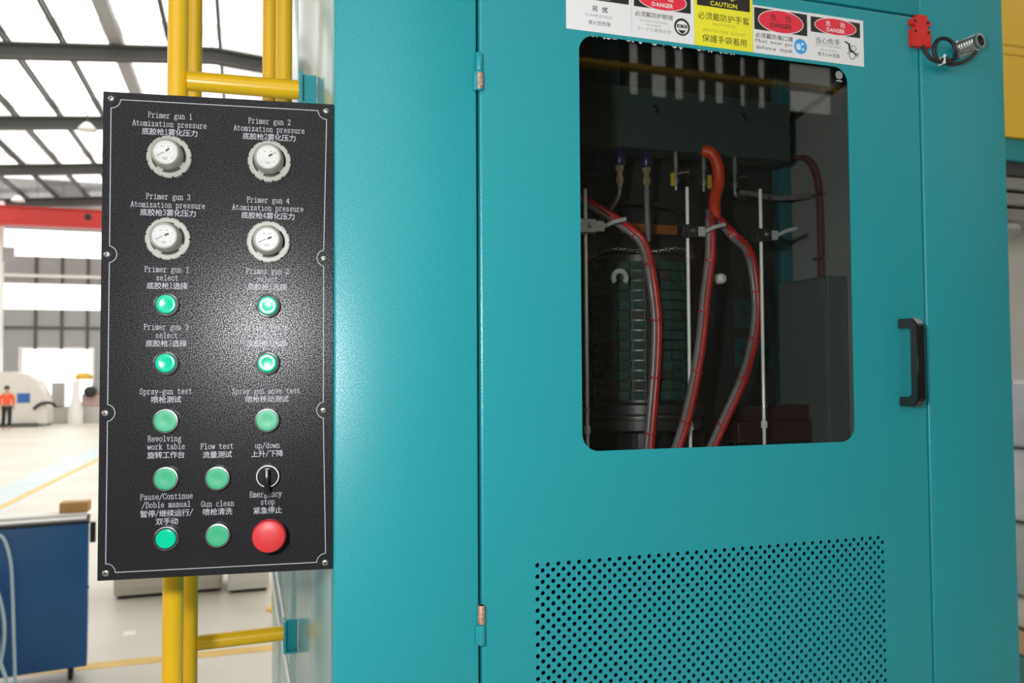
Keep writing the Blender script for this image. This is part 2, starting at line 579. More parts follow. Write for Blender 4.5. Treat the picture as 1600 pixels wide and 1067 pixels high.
# far gable wall with two glazed bands and a bay door
wf = struct(empty('wall_far', (0, 41, 0)))
def wf_box(name, x0, x1, z0, z1, m_, d0=0.0, d1=0.2):
    return MB().box(x0, x1, d0, d1, z0, z1).build(name, m_, wf)
D0, D1, DZ = -9.55, -6.70, 3.22
edges = [-18, -14.5, -10.4, -9.0, -7.95, -6.90, -5.8, -4.2, -2.0, 2.0, 6.0, 10.0, 14.0]
wf_box('wall_panel', -18, D0, 0, DZ, WALLG)
wf_box('wall_panel', D1, 14, 0, DZ, WALLG)
for a, b in zip(edges[:-1], edges[1:]):
    wf_box('wall_panel', a + .01, b - .01, DZ, 5.02, WALLG)
    wf_box('wall_panel', a + .01, b - .01, 6.18, 7.40, WALLG)
    wf_box('wall_panel', a + .01, b - .01, 8.62, 10.9, WALLG)
    wf_box('window_pane', a + .02, b - .02, 5.02, 6.18, SHEET, .09, .10)
    wf_box('window_pane', a + .02, b - .02, 7.40, 8.62, SHEET, .09, .10)
for x in edges[1:-1]:
    wf_box('mullion', x - .06, x + .06, DZ, 5.02, ROOFD, -.06, 0)
    wf_box('mullion', x - .06, x + .06, 6.18, 7.40, ROOFD, -.06, 0)
wf_box('girt', -18, 14, 4.15, 4.25, ROOFD, -.08, 0)
wf_box('girt', -18, 14, 6.45, 6.60, WHITEP, -.12, -.0)
wf_box('door_frame', D0 - .1, D0, 0, DZ + .1, WHITEP, -.05, .25)
wf_box('door_frame', D1, D1 + .1, 0, DZ + .1, WHITEP, -.05, .25)
wf_box('door_frame', D0, D1, DZ, DZ + .1, WHITEP, -.05, .25)

wl = struct(empty('wall_left', (-18, 0, 0)))
MB().box(-.2, 0, -8, 41, 0, 4.2).build('wall_panel', WALLG, wl)
MB().box(-.2, 0, -8, 41, 8.0, 9.6).build('wall_panel', WALLG, wl)
for k in range(8):
    y0 = -8 + k * 6.125
    MB().box(-.11, -.09, y0 + .1, y0 + 6.0, 4.2, 8.0).build('window_pane', SHEET, wl)
    MB().box(-.2, 0, y0 - .12, y0 + .1, 4.2, 8.0).build('mullion', ROOFD, wl)
wr = struct(empty('wall_right', (14, 0, 0)))
MB().box(0, .2, -8, 41, 0, 10.2).build('wall_panel', WALLG, wr)

# wall behind the camera with a high strip of narrow panes (seen in the cabinet's glass)
wb = struct(empty('wall_back', (0, -8, 0)))
WB0, WB1 = 5.46, 8.6
WL = 4.3
MB().box(-18, 2.0, -.2, 0, 0, WL).build('wall_panel', WALLD, wb)
MB().box(2.0, 14, -.2, 0, 0, WB0).build('wall_panel', WALLD, wb)
MB().box(-18, 14, -.2, 0, WB1, 10.9).build('wall_panel', WALLD, wb)
xb = [-18, -15.5, -13, -10.5, -8, -5.5, -3, -0.5, 2.0]
op = [(4.33, 4.53), (4.63, 4.92), (4.95, 5.16), (5.28, 5.47), (5.52, 5.74), (5.88, 6.06), (6.15, 6.36), (6.62, 7.40), (7.6, 8.5), (8.8, 11), (11.3, 13.8)]
for a, b in zip(xb[:-1], xb[1:]):
    MB().box(a, a + .14, -.2, 0, WL, WB1).build('mullion', WALLD, wb)
    MB().box(a + .14, b, -.11, -.09, WL, WB1).build('window_pane', SHEET, wb)
px_ = 2.0
DUSTY = glass_mat('dusty_window_pane', (0.62, 0.62, 0.60), 1.3)
for a, b in op:
    MB().box(px_, a, -.2, 0, WB0, WB1).build('mullion', WALLD, wb)
    MB().box(a, b, -.11, -.09, WB0, WB1).build('window_pane', DUSTY, wb)
    px_ = b
MB().box(px_, 14, -.2, 0, WB0, WB1).build('mullion', WALLD, wb)

# ------------------------------------------------------------------ teal cabinet
CW, CTOP, CDEEP = 1.0925, 3.2, 2.25
cab = empty('coating_cabinet', (0, 0, 0))
tag(cab, 'large teal steel machine cabinet with a windowed front door', 'cabinet')
DX0, DX1, DZ0, DZ1 = 0.1885, 0.9165, 1.15, H + 0.562
# fixed front sheets around the door
MB().box(0, 0.1850, 0, 0.03, 0, CTOP, 0.0035, 3).build('front_sheet', TEAL, cab, smooth=True)
MB().box(0.9195, CW, 0, 0.03, 0, CTOP, 0.003, 3).build('front_sheet', TEAL, cab, smooth=True)
MB().box(0.1852, 0.9193, 0.0, 0.03, DZ1 + .003, CTOP, 0.002).build('front_sheet', TEAL, cab, smooth=True)
MB().box(0.1852, 0.9193, 0.0, 0.03, 0, DZ0 - .003, 0.002).build('front_sheet', TEAL, cab, smooth=True)
SIDE = mat('teal_sheen_side', (0.17, 0.36, 0.37), 0.22, var=0.03, vscale=2, bump=0.03, bscale=300, spec=0.8)  # paler than the front paint: the hall's reflection is put into the colour
for a, b in ((0.031, 0.76), (0.766, 1.50), (1.506, CDEEP)):
    MB().box(0.001, 0.02, a, b, 0, CTOP, 0.002).build('side_sheet', SIDE, cab, smooth=True)
MB().box(CW - .02, CW - .001, 0.031, CDEEP, 0, CTOP).build('side_sheet', TEAL, cab)
MB().box(0.02, CW - .02, CDEEP - .03, CDEEP, 0, CTOP).build('back_sheet', TEAL, cab)
MB().box(0.02, CW - .02, 0.031, CDEEP - .03, CTOP - .03, CTOP).build('top_sheet', TEAL, cab)
# spray chamber lining
DARKIN = mat('dark_chamber_paint', (0.014, 0.017, 0.016), 0.55, var=0.15, vscale=6)
GREYIN = mat('grey_chamber_sheet', (0.27, 0.285, 0.28), 0.5, var=0.08, vscale=5)
MB().box(0.022, CW - .022, 0.55, 0.57, 1.90, CTOP - .032).build('chamber_back', DARKIN, cab)
MB().box(0.022, CW - .022, 0.034, 0.548, 1.905, 1.925).build('chamber_floor', DARKIN, cab)
MB().box(CW - .034, CW - .022, 0.034, 0.548, 1.927, CTOP - .034).build('chamber_wall', GREYIN, cab)
MB().box(0.022, 0.03, 0.034, 0.548, 1.927, CTOP - .034).build('chamber_wall', DARKIN, cab)

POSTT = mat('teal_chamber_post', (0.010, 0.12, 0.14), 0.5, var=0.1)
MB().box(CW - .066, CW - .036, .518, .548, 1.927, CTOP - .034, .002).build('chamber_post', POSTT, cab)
MB().tube([(CW - .043, .517, H + .555), (CW - .043, .20, H + .600)], .006, 8).build('chamber_brace', DARKIN, cab)

# door: one folded sheet with a rounded window cut-out and a field of punched holes
WX0, WX1, WZ0, WZ1, WR = 0.3310, 0.7785, H - 0.1085, H + 0.4655, 0.024
PZ = -0.256 + H
px, pz = 14.92e-3, 14.86e-3
NC, NR = 38, 44                  # columns, staggered half rows
BX0, BX1 = 0.2652 - px / 2, 0.2652 - px / 2 + px * (NC + .5)
BZ1 = PZ + pz / 4
BZ0 = BZ1 - NR * pz / 2
r = 0.003
IX0, IX1, IZ0, IZ1 = DX0 + r, DX1 - r, DZ0 + r, DZ1 - r
db = MB()
loops = [(0.0, 0.026), (0.0, r), (r * .3, r * .3), (r, 0.0)]
vv = []
for ins, dy in loops:
    vv += [(DX0 + ins, dy, DZ0 + ins), (DX1 - ins, dy, DZ0 + ins), (DX1 - ins, dy, DZ1 - ins), (DX0 + ins, dy, DZ1 - ins)]
ff = []
for j in range(3):
    for k in range(4):
        ff.append((j * 4 + k, j * 4 + (k + 1) % 4, (j + 1) * 4 + (k + 1) % 4, (j + 1) * 4 + k))
db.add(vv, ff)
# zone with the window
ZM = BZ1
out = rrect(WX0, WX1, WZ0, WZ1, WR, 8)
n = 9
cor = [(IX1, IZ1), (IX0, IZ1), (IX0, ZM), (IX1, ZM)]
T = 0.002
vs_ = [(a, 0, b) for a, b in out] + [(a, 0, b) for a, b in cor] + [(a, T, b) for a, b in out]
fs_ = []
N = len(out)
for c in range(4):
    for k in range(n - 1):
        fs_.append((N + c, c * n + k, c * n + k + 1))
    c2 = (c + 1) % 4
    fs_.append((N + c, c * n + n - 1, c2 * n, N + c2))
for k in range(N):
    fs_.append((k, (k + 1) % N, N + 4 + (k + 1) % N, N + 4 + k))
db.add(vs_, fs_)
quad(db, IX0, BX0, BZ0, BZ1, 0)
quad(db, BX1, IX1, BZ0, BZ1, 0)
quad(db, IX0, IX1, IZ0, BZ0, 0)
HN, HR = 12, 0.0030
for row in range(NR):
    z1 = BZ1 - row * pz / 2
    z0 = z1 - pz / 2
    zc = (z0 + z1) / 2
    off = (row % 2) * px / 2
    if row % 2:
        quad(db, BX0, BX0 + off, z0, z1, 0)
    else:
        quad(db, BX1 - px / 2, BX1, z0, z1, 0)
    for c in range(NC):
        x0 = BX0 + off + c * px
        xc = x0 + px / 2
        ring = [(xc + HR * math.cos(2 * PI * k / HN + PI / HN), zc + HR * math.sin(2 * PI * k / HN + PI / HN)) for k in range(HN)]
        cs = [(x0 + px, z1), (x0, z1), (x0, z0), (x0 + px, z0)]
        vs_ = [(a, 0, b) for a, b in ring] + [(a, 0, b) for a, b in cs] + [(a, 0.0015, b) for a, b in ring]
        fs_ = []
        for q in range(4):
            for k in range(2):
                fs_.append((HN + q, q * 3 + k, q * 3 + k + 1))
            q2 = (q + 1) % 4
            fs_.append((HN + q, q * 3 + 2, (q2 * 3) % HN, HN + q2))
        for k in range(HN):
            fs_.append((k, (k + 1) % HN, HN + 4 + (k + 1) % HN, HN + 4 + k))
        db.add(vs_, fs_)
door = db.build('door', TEAL, cab)
tag(door, 'teal door with rounded tinted window and punched vent holes')
MB().prism(rrect(WX0 - .012, WX1 + .012, WZ0 - .012, WZ1 + .012, .03, 6), 0, 0.004,
           Matrix(((1, 0, 0, 0), (0, 0, 1, 0.0045), (0, 1, 0, 0), (0, 0, 0, 1)))).build('glass_pane', GLASS, door)
# certification mark on the glass
cm = MB()
for rr_ in (.0062, .0042, .0022):
    disc(cm, 0.7655, H + .4545, rr_, rr_, 0.0042, 20, .0011)
quad(cm, .760, .771, H + .4445, H + .4462, 0.0042)
cm.build('glass_mark', mat('etched_mark', (.55, .56, .56), .6), door)
# ragged film remains along the upper glass edge
x = WX0 + .012
while x < WX1 - .19:
    wd_ = random.uniform(.003, .010)
    if random.random() < .55:
        d = random.uniform(.0005, .0016)
        fm = MB()
        fm.add([(x, .0025, WZ1 + .0002), (x + wd_, .0025, WZ1 + .0002), (x + wd_ * .8, .0026, WZ1 - d), (x + wd_ * .45, .0026, WZ1 - d * random.uniform(1.0, 2.2)), (x + wd_ * .2, .0026, WZ1 - d * .8)],
               [(0, 1, 2, 3, 4)])
        fm.build('film_remnant', WHITEP, door)
    x += wd_ * 1.2
# moulded U handle
hx0, hx1 = 0.8615, 0.8765
oz0, oz1 = H - .0565, H + .0785
yo, yi = -.0400, -.0245
ol = [(0, oz1), (-.030, oz1), (yo, oz1 - .010), (yo, oz0 + .010), (-.030, oz0), (0, oz0), (0, oz0 + .0145), (-.020, oz0 + .0145), (yi, oz0 + .019), (yi, oz1 - .019), (-.020, oz1 - .0145), (0, oz1 - .0145)]
bm = bmesh.new()
va = [bm.verts.new((hx0, a, b)) for a, b in ol]
fc = bm.faces.new(va)
ex = bmesh.ops.extrude_face_region(bm, geom=[fc])
for e in ex['geom']:
    if isinstance(e, bmesh.types.BMVert):
        e.co.x = hx1
bmesh.ops.recalc_face_normals(bm, faces=bm.faces[:])
bmesh.ops.bevel(bm, geom=bm.edges[:], offset=.0016, segments=2, affect='EDGES')
MB().bm(bm).build('handle', BLACK, door, smooth=True, autos=35)

# two lift-off hinges in the left gap
for zc, up_ in ((H + .396, True), (H - .325, False)):
    hb = MB()
    M = axis((.1868, -.0045, zc - .0255), (0, 0, 1))
    lo = [(.0045, 0), (.0052, .001), (.0052, .0245), (.0045, .0252)]
    hi = [(.0042, .0258), (.0048, .0266), (.0048, .049), (.0036, .0505)]
    hb.lathe(lo if up_ else hi, 16, M)
    hb.box(.1795, .1868, -.006, .001, zc - .0255, zc - .001, .001) if True else None
    hg = hb.build('hinge', TEAL, cab, smooth=True)
    p2 = MB()
    p2.lathe(hi if up_ else lo, 16, M)
    p2.build('hinge_barrel', TEAL, hg, smooth=True)
    p3 = MB()
    if up_:
        p3.lathe([(.0053, .002), (.0054, .003), (.0054, .022), (.0053, .023)], 16, axis((.1872, -.0046, zc - .0255), (0, 0, 1)))
    else:
        p3.lathe([(.0049, .027), (.005, .028), (.005, .0495), (.0045, .0505)], 16, axis((.1868, -.0046, zc - .0255), (0, 0, 1)))
    p3.build('bare_metal', RUST, hg, smooth=True)

# ------------------------------------------------------------------ red safety interlock with its cable
sw = empty('interlock_switch', (0.914, 0, H + .5355))
tag(sw, 'small red safety interlock switch at the door corner with coiled black cable', 'switch')
ol = [(-.018, -.024), (.018, -.024), (.0185, .004), (.0125, .0045), (.0125, .0095), (.0185, .0105), (.0185, .0185), (.0125, .0195), (.011, .027), (-.008, .027), (-.009, .0205), (-.0185, .0195), (-.0185, .0115), (-.0115, .0095), (-.0115, .0045), (-.0185, .004)]
XZ = Matrix(((1, 0, 0, 0), (0, 0, 1, 0), (0, 1, 0, 0), (0, 0, 0, 1)))
MB().prism(ol, -.009, -.0003, XZ).build('body', REDS, sw)
for a, b in ((-.0125, .0155), (.0128, .0150), (-.0118, -.0005), (.0135, -.0005)):
    MB().lathe([(.0024, 0), (.0024, .0006), (.001, .0007)], 12, axis((a, -.0091, b), (0, -1, 0))).build('screw_hole', INK, sw)
o_ = Vector((0.914, 0, H + .5355))
P = []
cpt = [(.915, -.010, H + .512), (.9165, -.012, H + .503), (.926, -.015, H + .491), (.945, -.017, H + .4865), (.962, -.018, H + .491)]
cc = Vector((.9535, -.0155, H + .5075))
for k in range(-2, 13):
    a = math.radians(-58 + 30 * k)
    cpt.append((cc.x + .0205 * math.cos(a), -.018 + .0006 * k, cc.z + .0195 * math.sin(a)))
cpt += [(.965, -.012, H + .487), (.985, -.018, H + .4905), (.9985, -.026, H + .500), (1.001, -.030, H + .5105), (.996, -.025, H + .515), (.992, -.018, H + .516)]
MB().tube([Vector(p) - o_ for p in smooth_path(cpt, 5)], .0030, 8).build('cable', BLACKM, sw, smooth=True)
ct = MB().box(.9440, .9464, -.0235, -.0105, H + .4825, H + .495, .0008)
ct.box(.9435, .9475, -.024, -.0205, H + .4935, H + .4975, .001)
ct.build('cable_tie', WHITEP, sw).location = -o_
d = Vector((.20, -1.0, .06)).normalized()
cd = MB()
prof = [(.014, .0), (.014, .002)]
for k in range(7):
    prof += [(.0112, .003 + k * .0042), (.0128, .0046 + k * .0042), (.0112, .0062 + k * .0042)]
prof += [(.0125, .034), (.0125, .0375), (.0085, .0378), (.0085, .02)]
cd.lathe(prof, 24, axis(Vector((.993, -.0032, H + .517)) - o_, d), cap1=True)
cd.build('conduit_gland', CHROME, sw, smooth=True)

# ------------------------------------------------------------------ operator panel
PW, PHH = 0.2692, 0.5782
PYAW = math.radians(-6.275)
PC = Vector((-0.0001, 0.004, H + .0479)) - Vector((math.cos(PYAW), math.sin(PYAW), 0)) * 0.1346
pan = empty('control_panel', PC, PYAW)
tag(pan, 'black operator panel plate with gauges, green buttons and red stop button', 'control panel')
MB().box(-PW / 2, PW / 2, 0, .003, -PHH / 2, PHH / 2, .0006, 2).build('face_plate', PLATE, pan)
MB().box(-PW / 2 + .012, PW / 2 - .035, .0031, .055, -PHH / 2 + .012, PHH / 2 - .012, .002).build('back_box', TEAL, pan)
MB().box(PW / 2 - .034, PW / 2 - .006, .0031, .016, -PHH / 2 + .05, PHH / 2 - .05).build('mounting_bar', TEAL, pan)
YP = -.00015
# printed border with scooped corners and notches round the middle screws
bl = MB()
bx, bz, bw = .1255, .2800, .0010
cr = .0105
pts = []
def arc(cx, cz, r_, a0, a1, n_=10):
    return [(cx + r_ * math.cos(math.radians(a0 + (a1 - a0) * k / n_)), cz + r_ * math.sin(math.radians(a0 + (a1 - a0) * k / n_))) for k in range(n_ + 1)]
path = []
path += arc(bx, bz, cr, 270, 180)
path += arc(-bx, bz, cr, 0, -90)
path += arc(-bx - .002, .0941, .0102, 78, -78)
path += arc(-bx - .002, -.0935, .0102, 78, -78)
path += arc(-bx, -bz, cr, 90, 0)
path += arc(bx, -bz, cr, 180, 90)
path += arc(bx - .001, -.0937, .0102, 258, 102)
path += arc(bx - .001, .0949, .0102, 258, 102)
path.append(path[0])
stroke(bl, path, .00085, 0, 0, 1, 1, YP)
bl.build('printed_border', PRINT, pan)
CAP = [
    [("Primer gun 1", -59.0, 263.2), ("Atomization pressure", -59.3, 252.8), ("底胶枪1雾化压力", -59.1, 243.4)],
    [("Primer gun 2", 56.7, 262.6), ("Atomization pressure", 56.5, 252.8), ("底胶枪2雾化压力", 56.5, 243.4)],
    [("Primer gun 3", -60.2, 164.7), ("Atomization pressure", -60.4, 154.6), ("底胶枪3雾化压力", -60.2, 145.5)],
    [("Primer gun 4", 55.6, 164.6), ("Atomization pressure", 55.4, 154.8), ("底胶枪4雾化压力", 55.6, 145.6)],
    [("Primer gun 1", -61.1, 76.8), ("select", -60.7, 66.8), ("底胶枪1选择", -60.5, 57.4)],
    [("Primer gun 2", 55.2, 76.9), ("select", 55.0, 67.0), ("底胶枪2选择", 54.8, 57.8)],
    [("Primer gun 3", -61.2, 7.7), ("select", -60.7, -2.4), ("底胶枪3选择", -61.0, -11.7)],
    [("Primer gun 4", 54.3, 7.3), ("select", 54.4, -2.4), ("底胶枪4选择", 55.0, -11.6)],
    [("Spray-gun test", -61.0, -69.3), ("喷枪测试", -60.5, -78.7)],
    [("Spray gun move test", 54.3, -70.0), ("喷枪移动测试", 55.4, -79.5)],
    [("Revolving", -62.0, -125.5), ("work table", -60.0, -135.0), ("旋转工作台", -60.0, -144.5)],
    [("Flow test", -2.5, -135.9), ("流量测试", -2.0, -145.5)],
    [("up/down", 56.0, -136.2), ("上升/下降", 56.0, -145.8)],
    [("Pause/Continue", -59.1, -194.0), ("/Doble manual", -59.3, -203.6), ("暂停/继续运行/", -58.8, -213.5), ("双手动", -58.4, -223.0)],
    [("Gun clean", -1.3, -204.6), ("喷枪清洗", -1.3, -213.8)],
    [("Emergency", 54.3, -195.2), ("stop", 56.6, -204.6), ("紧急停止", 56.7, -214.4)],
]
for grp in CAP:
    mb = MB()
    for tx, cx, cz in grp:
        mono_line(mb, tx, cx / 1000, cz / 1000, .00424, YP)
    mb.build('caption', PRINT, pan)
# corner and edge screws
F = (0, -1, 0)
def recess(mb, s):
    for a in (math.radians(20), math.radians(110)):
        c, q = math.cos(a), math.sin(a)
        mb.add([(c * s - q * s * .22, -.0026, q * s + c * s * .22), (-c * s - q * s * .22, -.0026, -q * s + c * s * .22), (-c * s + q * s * .22, -.0026, -q * s - c * s * .22), (c * s + q * s * .22, -.0026, q * s - c * s * .22)], [(0, 1, 2, 3)])
for u, v in ((-125.3, 281.1), (124.9, 280.4), (-127.8, 94.1), (122.3, 94.9), (-127.8, -93.4), (122.4, -93.7), (-125.1, -280.0), (125.0, -280.5)):
    sc_ = MB().lathe([(.0042, 0), (.0042, .0008), (.0036, .0018), (.002, .0024), (.0001, .0025)], 20, axis((0, 0, 0), F)).build('screw', STEEL, pan, loc=(u / 1000, 0, v / 1000), smooth=True)
    q = MB()
    recess(q, .0022)
    q.build('cross_recess', INK, sc_)
# green push buttons: five raised illuminated, five flat
BTN = [(-60.0, 34.8, 1), (56.4, 34.3, 1), (-60.0, -35.1, 1), (56.0, -35.5, 1), (-59.9, -103.9, 0), (56.2, -105.0, 0), (-59.0, -172.0, 0), (-0.8, -173.2, 0), (-57.8, -241.9, 1), (0.0, -241.0, 0)]
for u, v, lit in BTN:
    bb = MB()
    if lit:
        bb.lathe([(.0145, 0), (.0145, .005), (.0138, .0080), (.0131, .0083), (.0127, .004), (.0001, .004)], 40, axis((0, 0, 0), F))
    else:
        bb.lathe([(.0146, 0), (.0146, .0065), (.0139, .0085), (.0130, .0087), (.0126, .006), (.0001, .006)], 40, axis((0, 0, 0), F))
    bo = bb.build('push_button', CHROME, pan, loc=(u / 1000, 0, v / 1000), smooth=True)
    if lit:
        MB().lathe([(.0126, .0041), (.0126, .0066), (.0110, .0066)], 32, axis((0, 0, 0), F)).build('gap_ring', INK, bo)  # black ring filling the gap between cap and bezel
        MB().lathe([(.0112, .003), (.0112, .0100), (.0106, .0110), (.0095, .0113), (.006, .0108), (.0001, .0105)], 40, axis((0, 0, 0), F)).build('button_cap', GLIT, bo, smooth=True)
    else:
        MB().lathe([(.0129, .003), (.0129, .0078), (.0123, .0086), (.011, .0088), (.006, .0084), (.0001, .0082)], 40, axis((0, 0, 0), F)).build('button_cap', GFLAT, bo, smooth=True)
# lever selector
so = MB().lathe([(.0142, 0), (.0142, .006), (.0134, .008), (.0122, .008), (.0118, .005), (.0001, .005)], 40, axis((0, 0, 0), F)).build('selector_switch', CHROME, pan, loc=(.0571, 0, -.1724), smooth=True)
MB().lathe([(.0116, .003), (.0116, .0085), (.0108, .0098), (.0001, .0098)], 32, axis((0, 0, 0), F)).build('rotor', BLACK, so, smooth=True)
lv = MB().box(-.0030, .0030, -.0225, -.009, -.0200, .0098, .0014)
lv.build('lever', BLACK, so, smooth=True)
MB().box(-.0010, .0010, -.0231, -.0222, .0005, .0088, .0004).build('lever_highlight', PRINT, so)  # white strip painted as the highlight along the lever top
# emergency stop
eo = MB().lathe([(.0145, 0), (.0145, .010), (.0120, .012), (.0120, .018)], 36, axis((0, 0, 0), F)).build('emergency_stop', BLACK, pan, loc=(.0604, 0, -.2408), smooth=True)
MB().lathe([(.0165, .016), (.0192, .0185), (.0198, .023), (.0195, .0275), (.0180, .0305), (.014, .0322), (.008, .0330), (.0001, .0332)], 48, axis((0, 0, 0), F)).build('mushroom_head', RED, eo, smooth=True)
# panel-mounted pressure regulators
for gi, (u, v) in enumerate(((-58.7, 212.4), (57.2, 212.2), (-59.4, 113.5), (56.5, 112.7))):
    ring = MB()
    NT = 64
    prof_r = []
    for k in range(NT):
        notch = (k % 5 == 0 and k < 60)
        prof_r.append(.0236 if notch else .0255)
    o2 = [(prof_r[k] * math.cos(2 * PI * k / NT + s * PI / NT * .9), prof_r[k] * math.sin(2 * PI * k / NT + s * PI / NT * .9)) for k in range(NT) for s in (-1, 1)]
    nn = len(o2)
    rin = .0198
    vs_ = [(a, -.0065, b) for a, b in o2] + [(a, 0, b) for a, b in o2]
    fs_ = [(k, (k + 1) % nn, nn + (k + 1) % nn, nn + k) for k in range(nn)]
    vs_ += [(rin * 1.22 * math.cos(2 * PI * (k // 2) / NT), -.0072, rin * 1.22 * math.sin(2 * PI * (k // 2) / NT)) for k in range(nn)]
    vs_ += [(rin * math.cos(2 * PI * (k // 2) / NT), -.0072, rin * math.sin(2 * PI * (k // 2) / NT)) for k in range(nn)]
    vs_ += [(rin * math.cos(2 * PI * (k // 2) / NT), -.001, rin * math.sin(2 * PI * (k // 2) / NT)) for k in range(nn)]
    for base in (0, 2 * nn, 3 * nn):
        nb = {0: 2 * nn, 2 * nn: 3 * nn, 3 * nn: 4 * nn}[base]
        for k in range(nn):
            k2 = (k + 1) % nn
            fs_.append((base + k, base + k2, nb + k2, nb + k))
    ring.add(vs_, fs_)
    bm = bmesh.new()
    me = bpy.data.meshes.new('tmp')
    me.from_pydata(ring.v, [], ring.f)
    bm.from_mesh(me)
    bmesh.ops.remove_doubles(bm, verts=bm.verts[:], dist=1e-6)
    bpy.data.meshes.remove(me)
    ro = MB().bm(bm).build('pressure_regulator', KNOBG, pan, loc=(u / 1000, 0, v / 1000))
    MB().lathe([(.0196, .0005), (.0196, .0030), (.0001, .0035)], 32, axis((0, 0, 0), F)).build('dark_gap', INK, ro)
    kb = MB().lathe([(.0168, .001), (.0170, .009), (.0170, .010), (.0174, .0105), (.0176, .014), (.0172, .023), (.0160, .0285), (.0148, .0305), (.0136, .0308), (.0133, .0290), (.0001, .0288)], 48, axis((0, 0, 0), F))
    kb.build('knob', KNOBG, ro, smooth=True)
    for k in range(4):
        a = PI / 4 + k * PI / 2 + .2
        c, s = math.cos(a), math.sin(a)
        MB().prism([(c * .0155 - s * .004, s * .0155 + c * .004), (c * .0155 + s * .004, s * .0155 - c * .004), (c * .0205 + s * .004, s * .0205 - c * .004), (c * .0205 - s * .004, s * .0205 + c * .004)], -.0068, -.001, XZ).build('lug', KNOBD, ro)
    MB().lathe([(.0131, .0287), (.0131, .0292), (.0001, .0292)], 40, axis((0, 0, 0), F)).build('dial_face', DIAL, ro)
    tk = MB()
    for k in range(25):
        a = math.radians(225 - 270 * k / 24)
        L0 = .0088 if k % 6 == 0 else .0102
        stroke(tk, [(L0 * math.cos(a), L0 * math.sin(a)), (.0116 * math.cos(a), .0116 * math.sin(a))], .0005 if k % 6 == 0 else .0003, 0, 0, 1, 1, -.0294)
    for k, (sx_, sz_) in enumerate(((-.0035, .0062), (.0035, .0062))):
        quad(tk, sx_ - .0016, sx_ + .0016, sz_ - .0006, sz_ + .0006, -.0294)
    quad(tk, -.0032, .0032, -.0075, -.0066, -.0294)
    quad(tk, -.0026, .0026, -.0092, -.0083, -.0294)
    tk.build('dial_print', INKG, ro)
    nd = MB()
    a = math.radians((208, 30, 208, 205)[gi])
    b = math.radians((40, 25, 22, 20)[gi])
    stroke(nd, [(0, 0), (.0100 * math.cos(a), .0100 * math.sin(a))], .0006, 0, 0, 1, 1, -.0297)
    stroke(nd, [(0, 0), (.0052 * math.cos(b), .0052 * math.sin(b))], .0022, 0, 0, 1, 1, -.0297)
    nd.build('needle', INK, ro)
    MB().lathe([(.0012, .029), (.0012, .0302), (.0001, .0304)], 16, axis((0, 0, 0), F)).build('hub', DIAL, ro, smooth=True)
    MB().lathe([(.0134, .0303), (.0120, .0312), (.008, .0320), (.0001, .0324)], 32, axis((0, 0, 0), F), cap0=False).build('lens', CLEAR, ro, smooth=True)

# ------------------------------------------------------------------ warning stickers above the window
SW_ = mat('sticker_white', (0.80, 0.80, 0.82), 0.30, var=0.02, vscale=8)
SY_ = mat('sticker_yellow', (0.86, 0.80, 0.035), 0.35, var=0.02, vscale=8)
SR_ = mat('sticker_red', (0.78, 0.03, 0.06), 0.35)
SK_ = mat('sticker_black', (0.018, 0.017, 0.016), 0.35)
SB_ = mat('sticker_blue', (0.05, 0.36, 0.80), 0.35)


def sign(name, label, x0, x1, z0, z1, base):
    o = empty(name, ((x0 + x1) / 2, 0, z0))
    tag(o, label, 'warning sign', 'warning stickers above the cabinet window')
    org = Vector(((x0 + x1) / 2, 0, z0))
    MB().box(x0, x1, -.0005, -.0001, z0, z1).build('backing', base, o).location = -org

    def put(nm, mb, mt):
        q = mb.build(nm, mt, o)
        q.location = -org
        return q
    return put


def header(put, x0, x1, z0, z1, cx, cz, rx, rz, inkm, t1, t2, h1, h2, w2, z_1, z_2):
    q = MB(); quad(q, x0, x1, z0, z1, -.0006); put('header', q, SK_)
    q = MB(); disc(q, cx, cz, rx, rz, -.00065); put('ellipse_border', q, SW_)
    q = MB(); disc(q, cx, cz, rx - .0012, rz - .0012, -.0007); put('ellipse', q, SR_)
    q = MB()
    fit_glyph(q, t1[0], cx - .0135, z_1, h1, h1, -.00075, .006)
    fit_glyph(q, t1[1], cx + .0135, z_1, h1, h1, -.00075, .006)
    prop_line(q, t2, cx, z_2, w2, h2, -.00075, .02)
    put('caption', q, inkm)


Z0 = H + .4705
# 1 flammable
put = sign('warning_sign', 'leftmost white sticker above the window, FLAMMANGLE under a red ellipse', .3123, .4112, Z0, H + .559, SW_)
header(put, .3180, .4072, H + .5155, H + .555, .3625, H + .5355, .040, .0185, SW_, '危险', 'DANGER', .011, .0075, .034, H + .543, H + .530)
q = MB(); fit_glyph(q, '易', .3550, H + .5035, .0088, .0088, -.0006, .006); put('caption', q, INK); q = MB(); fit_glyph(q, '燃', .3705, H + .5030, .0088, .0088, -.0006, .006); put('caption', q, INK); q = MB(); prop_line(q, '発火性危険', .3619, H + .4835, .0335, .0062, -.0006); put('caption', q, INK)
q = MB(); prop_line(q, 'FLAMMANGLE', .3613, H + .4935, .0400, .0042, -.0006); put('small_caption', q, INKG)
